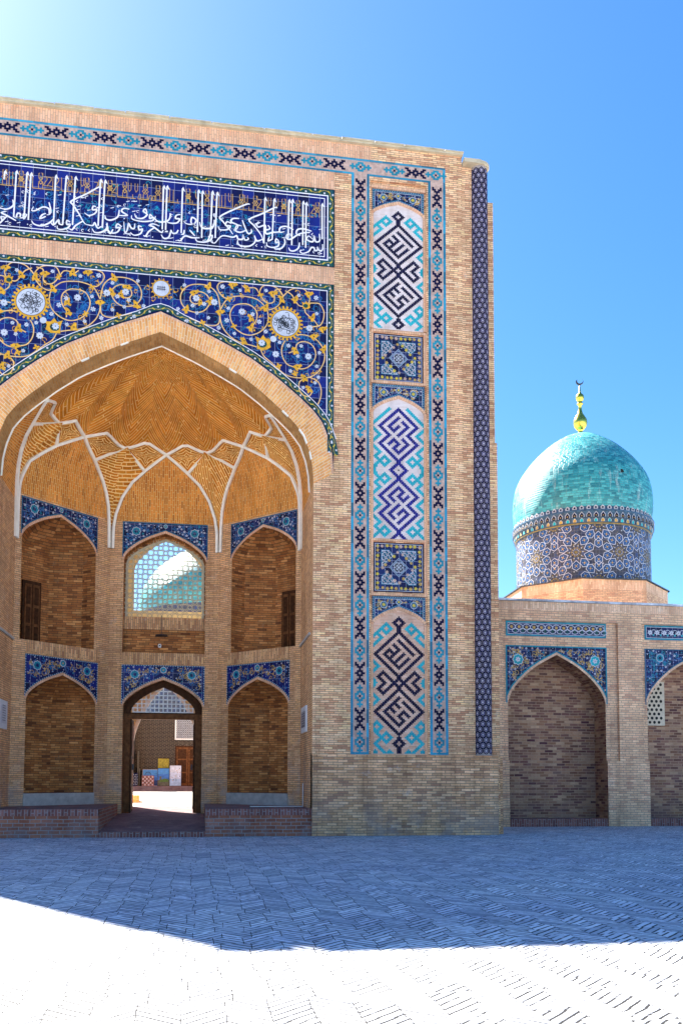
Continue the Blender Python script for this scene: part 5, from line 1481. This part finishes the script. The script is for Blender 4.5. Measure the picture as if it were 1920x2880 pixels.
for i, (o, fr_) in enumerate(zip(arcs, [RF] * 3)):
    m_ = MB()
    o2 = Arch(o.c, o.a, .28, o.zsp, o.zap)
    D_ = .95 if i == 0 else .8
    # jambs run from the wall face below, from the recessed face above
    c_ = [(o.c - o.a, 2.37)] + o.curve() + [(o.c + o.a, 2.37)]; acc = 0
    for p, q_ in zip(c_, c_[1:]):
        s_ = hypot(q_[0] - p[0], q_[1] - p[1])
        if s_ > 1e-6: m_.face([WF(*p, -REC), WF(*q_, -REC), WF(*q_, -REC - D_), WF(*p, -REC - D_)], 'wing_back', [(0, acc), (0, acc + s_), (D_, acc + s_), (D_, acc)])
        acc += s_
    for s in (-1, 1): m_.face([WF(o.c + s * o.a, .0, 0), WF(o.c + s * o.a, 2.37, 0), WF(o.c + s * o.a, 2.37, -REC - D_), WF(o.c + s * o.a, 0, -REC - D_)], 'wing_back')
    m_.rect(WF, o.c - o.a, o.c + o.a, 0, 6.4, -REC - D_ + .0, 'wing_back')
    ring(m_, RF, o, .08, .012, 'wsold')
    nc = m_.build('arched_niche', arcade)
    k_ = MB(); k_.fbox(WF, o.c - o.a + .002, o.c + o.a - .002, 0, .28, -.9, -.03, 'podium_soldier'); k_.build('niche_step', nc)
    tile_spandrel(RF, o, 1.945, 6.56, 4.46, 'wing' if i != 1 else 'cool', nc, 120 + i)
    f_ = MB()
    a, b, z0, z1 = o.c - 1.93, o.c + 1.93, 6.90, 7.46
    f_.rect(RF, a, b, z0, z1 - .01, .008, 'navy2')
    f_.ribbon(RF, rp(a + .03, b - .03, z0 + .03, z1 - .04), .06, .012, 'turq', True)
    f_.ribbon(RF, rp(a + .075, b - .075, z0 + .075, z1 - .085), .016, .014, 'milk', True)
    n_ = 13
    for k in range(n_):
        u = a + .22 + (b - a - .44) * k / (n_ - 1)
        if i != 1:
            f_.ribbon(RF, arc(u, z0 + .33, .145, 0, 2 * pi, 12, .11), .022, .015, 'milk'); f_.ribbon(RF, arc(u + .14, z0 + .20, .12, 0, 2 * pi, 12, .085), .020, .0155, 'milk')
            f_.disc(RF, u, z0 + .33, .06, .0152, 'ochre', 6); f_.disc(RF, u + .14, z0 + .19, .06, .0153, 'green', 6)
        else:
            star_flower(f_, RF, u, z0 + .27, .10, .015, 'milk', 'deep', 6)
            f_.ribbon(RF, spiral(u + .14, z0 + .27, .12, 1, 1, 1, 10), .018, .0155, 'milk')
            f_.disc(RF, u + .14, z0 + .18, .04, .016, 'aqua', 6)
    f_.build('tile_frieze', arcade)
# pierced stone window in the second niche
lw = MB()
o = arcs[1]
dep = -REC - .8
x0, x1, z0, z1 = o.c - 1.86, o.c - .78, 3.75, 5.42
LF = Frame((0, YW - dep - .08, 0), (1, 0, 0), (0, -1, 0))
lw.fbox(LF, x0, x1, z0, z1, -.08, 0, 'grille')
g_ = MB()
for j in range(10):
    for i in range(6):
        u, v = x0 + .10 + (i + .5 * (j % 2)) * .185, z0 + .12 + j * .16
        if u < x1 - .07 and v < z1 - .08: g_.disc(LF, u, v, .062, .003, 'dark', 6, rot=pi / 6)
sw_ = lw.build('pierced_window', arcade)
g_.build('window_holes', sw_)

# ------------------------------------------------------------------ domed mausoleum behind the arcade
DX, DY = 22.3, 20.0
maus = thing('domed_mausoleum', 'turquoise ribless dome on patterned drum behind the low arcade', 'mausoleum', (DX, DY, 0))
A0 = radians(-114.5)
mb = MB()
def octo(R, z): return [(DX + R * cos(A0 + k * pi / 4), DY + R * sin(A0 + k * pi / 4), z) for k in range(8)]
lo, hi = octo(4.45, 7.5), octo(4.45, 11.42)
for k in range(8): mb.face([lo[k], lo[(k + 1) % 8], hi[(k + 1) % 8], hi[k]], 'wing')
lo, hi2 = octo(4.452, 11.42), octo(4.452, 11.95)
for k in range(8): mb.face([lo[k], lo[(k + 1) % 8], hi2[(k + 1) % 8], hi2[k]], 'wsold')
tp = octo(3.6, 12.12)
for k in range(8): mb.face([hi2[k], hi2[(k + 1) % 8], tp[(k + 1) % 8], tp[k]], 'coping')
mb.box((DX - 6.5, DY - 6.5, 0), (DX + 6.5, DY + 6.5, 7.5), 'wing', 'd')
mb.build('octagonal_base', maus)
mb = MB()
eb = octo(4.56, 11.93); et = octo(4.56, 12.0); ei = octo(4.3, 12.0)
for k in range(8):
    k2 = (k + 1) % 8
    mb.face([eb[k], eb[k2], et[k2], et[k]], 'bronze'); mb.face([et[k], et[k2], ei[k2], ei[k]], 'bronze')
mb.build('roof_edge', maus)
RDm = 3.62
mb = MB()
mb.lathe((DX, DY, 0), [(RDm, 12.0), (RDm, 15.0)], 'drumtile', 72)
M['drumtile'] = tiles('drum_ground_tile', [(.03, .045, .10), (.06, .06, .07), (.025, .05, .14)], .18, jcol=(.2, .2, .22))
def dr(u, v, w_=0.0): return Vector((DX + (RDm + w_) * sin(u / RDm), DY - (RDm + w_) * cos(u / RDm), v))
class DF:
    def __call__(s, u, v, w_=0.0): return dr(u, v, w_)
df = DF()
nR = 10
pu = 2 * pi * RDm / nR
hexes = []
def hexagon(u, v, a, r_=.235):
    for hu, hv in hexes:
        du = abs(u - hu) % (2 * pi * RDm); du = min(du, 2 * pi * RDm - du)
        if hypot(du, v - hv) < .26: return
    if v < 12.2 or v > 14.9: return
    hexes.append((u, v))
    pts = [(u + r_ * f * cos(a + t), v + r_ * f * sin(a + t)) for t, f in ((0, 1.25), (pi / 3, .95), (2 * pi / 3, .95), (pi, 1.0), (4 * pi / 3, .95), (5 * pi / 3, .95))]
    mb.poly(df, pts, .008, 'drumblue')
    mb.ribbon(df, pts, .030, .014, 'milk', True)
    mb.ribbon(df, [(u + (x - u) * .55, v + (y - v) * .55) for x, y in pts], .022, .011, 'tendril', True)
    mb.disc(df, u, v, .05, .012, 'ochre', 6)
    for k in range(4): mb.disc(df, u + .09 * cos(a + .8 + k * pi / 2), v + .09 * sin(a + .8 + k * pi / 2), .022, .0125, 'milk', 4)
M['drumblue'] = plain('drum_blue_glaze', (.016, .055, .16), .3, .5, 8, coat=.2)
u_off = RDm * (-(A0 + pi / 2)) * -1
for k in range(nR):
    uc = (k + .18) * pu
    for (cu_, cv_) in ((uc, 13.55), (uc + pu / 2, 15.05), (uc + pu / 2, 12.05)):
        for j in range(10):
            a = pi / 2 + j * pi / 5
            hexagon(cu_ + .72 * cos(a), cv_ + .74 * sin(a), a + pi)
        if 12.3 < cv_ < 14.8 or True:
            for j in range(10):
                a = pi / 2 + (j + .5) * pi / 5
                for (rr_, mm, sz) in ((.34, 'greyw', .04), (.22, 'dull', .055), (.42, 'dull', .04)):
                    vv = cv_ + rr_ * sin(a)
                    if 12.08 < vv < 14.95: mb.disc(df, cu_ + rr_ * cos(a), vv, sz, .009 + rr_ * .002, mm, 5)
            if 12.2 < cv_ < 14.9:
                mb.disc(df, cu_, cv_, .08, .011, 'dull', 10)
                for j in range(12): mb.disc(df, cu_ + .15 * cos(j * pi / 6), cv_ + .15 * sin(j * pi / 6), .05, .0105, 'milk', 4, .014, j * pi / 6)
    hexagon(uc + pu / 2, 13.98, pi / 2); hexagon(uc + pu / 2, 13.12, -pi / 2)
    for (x, y) in ((uc + pu * .25, 14.25), (uc + pu * .75, 14.25), (uc + pu * .25, 12.85), (uc + pu * .75, 12.85)):
        mb.poly(df, [(x + (.15 if q_ % 2 == 0 else .075) * cos(q_ * pi / 5), y + (.15 if q_ % 2 == 0 else .075) * sin(q_ * pi / 5)) for q_ in range(10)], .0085, 'tendril'); mb.disc(df, x, y, .03, .0095, 'milk', 5)
r = random.Random(6)
for k in range(900):
    u_, v_ = r.uniform(0, 2 * pi * RDm), r.uniform(12.1, 14.93)
    if any(hypot(min(abs(u_ - a_) % (2 * pi * RDm), 2 * pi * RDm - abs(u_ - a_) % (2 * pi * RDm)), v_ - b_) < .25 for a_, b_ in hexes): continue
    mb.disc(df, u_, v_, r.uniform(.02, .045), .0078, r.choice(['greyw', 'dull', 'tendril', 'tendril', 'drumblue']), 5)
drum = mb.build('drum', maus)
drum['label'] = 'round drum covered with white outlined hexagon rosettes'
mb = MB()
mb.lathe((DX, DY, 0), [(RDm + .005, 14.97), (RDm + .05, 14.98), (RDm + .06, 15.06), (RDm + .02, 15.07), (3.70, 15.30), (3.78, 15.32), (3.80, 15.62), (3.84, 15.64), (3.84, 15.72), (3.74, 15.74), (3.71, 15.95)], 'cornice', 72)
M['cornice'] = plain('cornice_glaze', (.04, .09, .15), .4, .5, 6)
nC = 66
for k in range(nC):
    a = 2 * pi * k / nC
    t = Vector((-sin(a), cos(a), 0)); n_ = Vector((cos(a), sin(a), 0))
    def cf(R): return Frame((DX + R * cos(a), DY + R * sin(a), 0), t, n_)
    mb.poly(cf(3.80), [(-.13, 15.32), (.13, 15.32), (.13, 15.46), (0, 15.63), (-.13, 15.46)], .02, 'greyw')
    mb.poly(cf(3.80), [(-.095, 15.32), (.095, 15.32), (.095, 15.44), (0, 15.57), (-.095, 15.44)], .024, 'deep')
    mb.disc(cf(3.80), 0, 15.40, .045, .028, 'dull', 6)
    mb.poly(cf(3.72), [(-.08, 15.09), (.08, 15.09), (.08, 15.2), (0, 15.29), (-.08, 15.2)], .03, 'aqua' if k % 2 else 'ochre')
    mb.ribbon(cf(3.72), [(-.085, 15.09), (-.085, 15.2), (0, 15.295), (.085, 15.2), (.085, 15.09)], .022, .033, 'greyw')
    mb.poly(cf(3.74), [(-.11, 15.75), (.11, 15.75), (.12, 15.86), (.06, 15.93), (0, 15.98), (-.06, 15.93), (-.12, 15.86)], .02, 'greyw')
    mb.disc(cf(3.74), 0, 15.84, .055, .024, 'deep', 6)
mb.lathe((DX, DY, 0), [(RDm + .062, 14.985), (RDm + .075, 15.0), (RDm + .075, 15.05), (RDm + .062, 15.06)], 'dull', 72)
mb.build('cornice', maus)
mb = MB()
prof = [(3.71, 15.93), (3.77, 16.3), (3.80, 16.8), (3.79, 17.2), (3.74, 17.65), (3.62, 18.15), (3.44, 18.55), (3.23, 18.88), (2.9, 19.33), (2.5, 19.77), (2.0, 20.24), (1.55, 20.58), (1.04, 20.90), (.6, 21.09), (.25, 21.18), (0, 21.2)]
sm_ = smooth(prof, 3); sm_[-1] = (0, 21.2)
mb.lathe((DX, DY, 0), [(max(r_, 0), z) for r_, z in sm_], 'dome', 96, uvR=3.8)
dome = mb.build('dome', maus, smooth=True)
def on_dome(az, z):
    for (r0, z0), (r1, z1) in zip(prof, prof[1:]):
        if z0 <= z <= z1:
            r_ = r0 + (r1 - r0) * (z - z0) / (z1 - z0); break
    n_ = Vector((cos(az) * (z1 - z0), sin(az) * (z1 - z0), r0 - r1)).normalized()
    return Vector((DX + r_ * cos(az), DY + r_ * sin(az), z)), n_
for az, z in ((radians(-114.5 + 34), 17.85), (radians(-114.5 - 72), 17.0)):
    p, n_ = on_dome(az, z)
    h_ = MB()
    t = Vector((-sin(az), cos(az), 0)); b = n_.cross(t)
    h_.face([p + n_ * .02 + t * .09 * x + b * .09 * y for x, y in ((-1, -1), (1, -1), (1, 1), (-1, 1))], 'dark')
    h_.build('vent_hole', dome)
mb = MB()
fp = [(0, 21.05), (.30, 21.12), (.20, 21.25), (.13, 21.42), (.22, 21.52), (.38, 21.72), (.44, 21.98), (.40, 22.2), (.28, 22.42), (.17, 22.6), (.11, 22.85), (.10, 23.12), (.20, 23.2), (.19, 23.26), (.10, 23.32), (.20, 23.45), (.265, 23.62), (.23, 23.8), (.10, 23.93), (.06, 24.05), (.03, 24.5), (0, 24.52)]
mb.lathe((DX, DY, 0), [(r_ * .9, 21.05 + (z - 21.05) * .88) for r_, z in fp], 'goldm', 32)
fin = mb.build('finial', maus, smooth=True)
mb = MB()
outer = arc(0, 0, .21, radians(-205), radians(38), 18)
inner = arc(.03, .05, .165, radians(38), radians(-205), 18)
az = radians(-114.5)
cf = Frame((DX, DY, 24.28), (-sin(az) * 1, cos(az) * 1, 0), (cos(az), sin(az), 0))
cf.t = Vector((sin(-az), cos(az), 0)).normalized()
cf.t = Vector((0.91, -0.415, 0)).normalized(); cf.n = Vector((-.415, -.91, 0)).normalized()
n_ = len(outer)
for i in range(n_ - 1):
    a, b = outer[i], outer[i + 1]; c_, d_ = inner[n_ - 1 - i], inner[n_ - 2 - i]
    for w_ in (.015, -.015): mb.face([cf(*a, w_), cf(*b, w_), cf(*d_, w_), cf(*c_, w_)], 'bronze')
    mb.face([cf(*a, .015), cf(*b, .015), cf(*b, -.015), cf(*a, -.015)], 'bronze'); mb.face([cf(*c_, .015), cf(*d_, .015), cf(*d_, -.015), cf(*c_, -.015)], 'bronze')
mb.build('crescent', fin)

# ------------------------------------------------------------------ courtyard seen through the doorway
mb = MB()
mb.face([(-9, 9.0, .62), (9, 9.0, .62), (9, 12.5, .86), (-9, 12.5, .86)], 'court_ground')
mb.face([(-9, 12.5, .86), (9, 12.5, .86), (9, 34.6, .88), (-9, 34.6, .88)], 'court_ground')
g_ = mb.build('courtyard_ground'); g_['kind'] = 'structure'
YC = 36.0
CF = Frame((0, YC, 0), (1, 0, 0), (0, -1, 0))
court = thing('courtyard_building', 'shaded grey brick wall across the courtyard, seen through the doorway', 'building', (0, YC, 0))
mb = MB()
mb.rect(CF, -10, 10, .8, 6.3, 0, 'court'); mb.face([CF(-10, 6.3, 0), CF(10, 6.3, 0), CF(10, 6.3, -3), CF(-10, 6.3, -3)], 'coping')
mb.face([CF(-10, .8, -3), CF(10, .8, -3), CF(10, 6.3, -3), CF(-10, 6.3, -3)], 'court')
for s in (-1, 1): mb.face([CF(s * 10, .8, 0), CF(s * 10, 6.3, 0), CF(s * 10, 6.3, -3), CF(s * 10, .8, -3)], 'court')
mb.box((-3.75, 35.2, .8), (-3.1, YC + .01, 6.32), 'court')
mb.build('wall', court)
mb = MB(); mb.box((-10, 34.5, .5), (10, 36, 1.22), 'paver'); mb.build('terrace', court)
mb = MB(); mb.fbox(CF, -.38, 1.42, 1.22, 3.98, 0, .06, 'wood')
cd = mb.build('courtyard_door', court)
for s in (0, 1):
    p_ = MB(); p_.fbox(CF, -.28 + s * .81, .49 + s * .81, 1.25, 3.88, .06, .1, 'wood2')
    for z0, z1 in ((1.4, 2.1), (2.2, 3.0), (3.1, 3.75)): p_.fbox(CF, -.18 + s * .81, .39 + s * .81, z0, z1, .1, .12, 'wood')
    p_.build('door_leaf', cd)
mb = MB()
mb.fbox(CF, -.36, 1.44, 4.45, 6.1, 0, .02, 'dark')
a, b, z0, z1 = -.36, 1.44, 4.45, 6.1
mb.ribbon(CF, rp(a, b, z0, z1), .1, .09, 'lime', True)
for i in range(15):
    for j in range(13):
        u, v = a + .06 + i * .125, z0 + .08 + j * .128
        if u < b and v < z1: mb.ribbon(CF, arc(u, v, .058, 0, 2 * pi, 6), .028, .08, 'greyw')
mb.build('window_grille', court)

def picture(x0, x1, y, z0, z1, label, kind):
    t = thing('painting', label, 'picture', ((x0 + x1) / 2, y, z0))
    ln = .16
    P = lambda a, b, d=0.0: Vector((x0 + (x1 - x0) * a, y - .02 - d + ln * b, z0 + (z1 - z0) * b))
    m_ = MB()
    cols = dict(sea=['pic_sky', 'pic_blue', 'pic_deep'], tower=['pic_sky', 'pic_blue', 'pic_earth'], birds=['pic_pale', 'pic_pale2', 'pic_blue2'], cloth=['lemon_cloth'])[kind]
    n_ = len(cols)
    for k, mm in enumerate(cols):
        b0, b1 = 1 - (k + 1) / n_, 1 - k / n_
        m_.face([P(0, b0), P(1, b0), P(1, b1), P(0, b1)], mm)
    if kind == 'tower':
        m_.face([P(.15, .25, .004), P(.32, .25, .004), P(.32, .55, .004), P(.15, .55, .004)], 'pic_earth')
        m_.face([P(.1, .22, .006), P(.9, .22, .006), P(.95, .38, .006), P(.6, .42, .006), P(.3, .36, .006)], 'leaf')
    if kind == 'birds':
        r = random.Random(2)
        for k in range(14):
            a, b = r.uniform(.1, .85), r.uniform(.1, .88)
            m_.face([P(a, b, .004), P(a + .08, b + .01, .004), P(a + .05, b + .06, .004)], r.choice(['black', 'rose', 'ochre', 'deep']))
    c_ = m_.build('canvas', t)
    m_ = MB()
    for a, b, c2, d2 in ((-.02, 0, -.02, 1.02), (1, 1.02, -.02, 1.02), (0, 1, -.02, 0), (0, 1, 1, 1.02)):
        m_.face([P(a, c2, .012), P(b, c2, .012), P(b, d2, .012), P(a, d2, .012)], 'milk' if kind == 'sea' else 'wood')
    m_.build('picture_frame', t)
M['pic_sky'] = plain('painted_sky_blue', (.06, .24, .55), .6, .25, 4)
M['pic_blue'] = plain('painted_blue', (.04, .16, .50), .6, .35, 5)
M['pic_blue2'] = plain('painted_ice_blue', (.35, .48, .68), .6, .2, 5)
M['pic_deep'] = plain('painted_dark_blue', (.02, .05, .18), .6, .3, 5)
M['pic_earth'] = plain('painted_earth', (.10, .10, .07), .6, .5, 7)
M['pic_pale'] = plain('painted_white', (.62, .64, .72), .6, .2, 6)
M['pic_pale2'] = plain('painted_pale_blue', (.52, .58, .72), .6, .25, 6)
M['lemon_cloth'] = plain('mustard_cloth', (.30, .24, .03), .8, .4, 9)
picture(-2.5, -1.52, 35.6, 1.24, 2.32, 'blue seascape painting in pale frame leaning behind the patterned bag', 'sea')
picture(-1.5, -.74, 35.55, 1.24, 2.42, 'painting of a ruin under blue sky leaning on courtyard wall', 'tower')
picture(-.70, .06, 35.45, 1.24, 2.62, 'pale white and blue painting with dark flecks leaning by the door', 'birds')
t = thing('wall_hanging', 'mustard yellow square cloth hanging on the courtyard wall', 'textile', (-1.2, 35.95, 2.5))
m_ = MB(); m_.fbox(CF, -1.52, -.78, 2.46, 3.12, .01, .03, 'lemon_cloth'); m_.build('cloth', t)
m_ = MB(); m_.fbox(CF, -1.56, -.74, 3.10, 3.14, .02, .05, 'wood'); m_.build('hanging_rod', t)
M['suzani'] = plain('patterned_textile', (.32, .12, .10), .9, 1.0, 26)
t = thing('patterned_bag', 'red patterned cloth bag standing before the blue seascape', 'bag', (-2.1, 34.9, 1.22))
m_ = MB(); m_.box((-2.5, 34.72, 1.23), (-1.72, 34.9, 1.92), 'suzani')
r = random.Random(9)
bf = Frame((0, 34.716, 0), (1, 0, 0), (0, -1, 0))
for i in range(6):
    for j in range(5): star_flower(m_, bf, -2.43 + i * .125, 1.31 + j * .13, .055, 0, 'milk' if (i + j) % 2 else 'black', 'rose', 5)
m_.build('bag_body', t)
m_ = MB(); m_.ribbon(bf, arc(-2.11, 1.92, .2, 0, pi, 10, .24), .03, -.05, 'black'); m_.build('bag_handle', t)
t = thing('leaning_boards', 'tall thin dark boards leaning in the courtyard wall corner', 'boards', (-2.75, 35.5, 1.22))
for k in range(2):
    m_ = MB(); m_.box((-2.84 + k * .10, 35.3, 1.23), (-2.79 + k * .10, 35.9, 3.6 - k * 1.2), 'bronze'); m_.build('board', t)
t = thing('textile_stall', 'dark blue cloth with white dots hung left of the bag', 'textile', (-3.2, 34.9, 1.22))
m_ = MB(); m_.box((-3.6, 34.7, 1.23), (-2.78, 34.9, 2.1), 'deep')
bf = Frame((0, 34.696, 0), (1, 0, 0), (0, -1, 0))
for i in range(8):
    for j in range(7): m_.disc(bf, -3.53 + i * .1 + .04 * (j % 2), 1.32 + j * .11, .024, 0, 'milk', 5)
m_.build('cloth', t)
# small tree whose twig shows at the left of the doorway
tr = thing('courtyard_tree', 'young yellow green tree at the left edge of the doorway view', 'tree', (-3.55, 26, .86))
m_ = MB(); m_.lathe((-3.55, 26, 0), [(.07, .86), (.05, 2.4), (.03, 4.2)], 'wood2', 10)
for a, L in ((.3, .9), (2.2, .8), (4.0, .9), (5.3, .7)):
    p0 = Vector((-3.55, 26, 2.6 + a * .15)); p1 = p0 + Vector((cos(a) * L, sin(a) * L, .7))
    m_.tube([p0, (p0 + p1) / 2 + Vector((0, 0, .1)), p1], [Vector((0, 0, 1))] * 3, .035, .02, 'wood2')
m_.build('trunk', tr)
m_ = MB(); r = random.Random(5)
for k in range(1300):
    a, b = r.uniform(0, 2 * pi), r.uniform(-1, 1)
    q_ = r.uniform(.35, 1) ** .5
    lob = .75 + .35 * sin(3 * a + 4 * b)
    p = Vector((-3.55 + 1.0 * q_ * lob * cos(a) * sqrt(1 - b * b), 26 + 1.0 * q_ * lob * sin(a) * sqrt(1 - b * b), 3.75 + .95 * q_ * b))
    d = Vector((r.uniform(-1, 1), r.uniform(-1, 1), r.uniform(-1, .4))).normalized(); e = d.orthogonal().normalized()
    L = r.uniform(.08, .15)
    m_.face([p, p + d * L * .5 + e * L * .25, p + d * L, p + d * L * .5 - e * L * .25], r.choice(['leaf', 'leaf', 'leaf2']))
m_.build('crown', tr)
mb = MB(); mb.box((-1.72, 10.6, .70), (-1.1, 11.3, 1.02), 'voussoir')
tag(mb.build('brick_block'), 'low sunlit orange brick block left behind the doorway', 'block')

# a second dome beyond the courtyard, glimpsed through the window screen
d2 = thing('courtyard_dome', 'large turquoise dome beyond the courtyard, glimpsed through the window screen', 'dome', (2.7, 44.5, 0))
mb = MB()
mb.box((-4.3, 40, .8), (9.7, 50, 6.4), 'court', 'd')
mb.build('dome_base', d2)
mb = MB(); mb.lathe((2.7, 44.5, 0), [(6.1, 6.4), (6.1, 14.6)], 'drumtile', 64)
for k in range(40):
    a = 2 * pi * k / 40
    cf = Frame((2.7 + 6.1 * cos(a), 44.5 + 6.1 * sin(a), 0), (-sin(a), cos(a), 0), (cos(a), sin(a), 0))
    mb.ribbon(cf, dia(0, 13.4, .42)[:4], .08, .04, 'milk', True); mb.disc(cf, 0, 13.4, .2, .05, 'tendril', 8)
mb.build('drum', d2)
mb = MB(); mb.lathe((2.7, 44.5, 0), [(6.1, 14.6), (6.25, 15.2), (6.2, 16.0), (5.8, 17.0), (5.0, 18.1), (3.9, 19.0), (2.6, 19.8), (1.2, 20.4), (0, 20.7)], 'dome', 72, uvR=6.2)
mb.build('dome', d2, smooth=True)

# power cable clipped along the right podium and up the jamb
m_ = MB()
m_.box((2.9, 2.05, .803), (4.57, 2.075, .828), 'lime'); m_.box((4.555, 2.05, .803), (4.58, 2.075, 1.55), 'lime')
tag(m_.build('cable'), 'thin white cable along the right podium and up the jamb', 'cable')
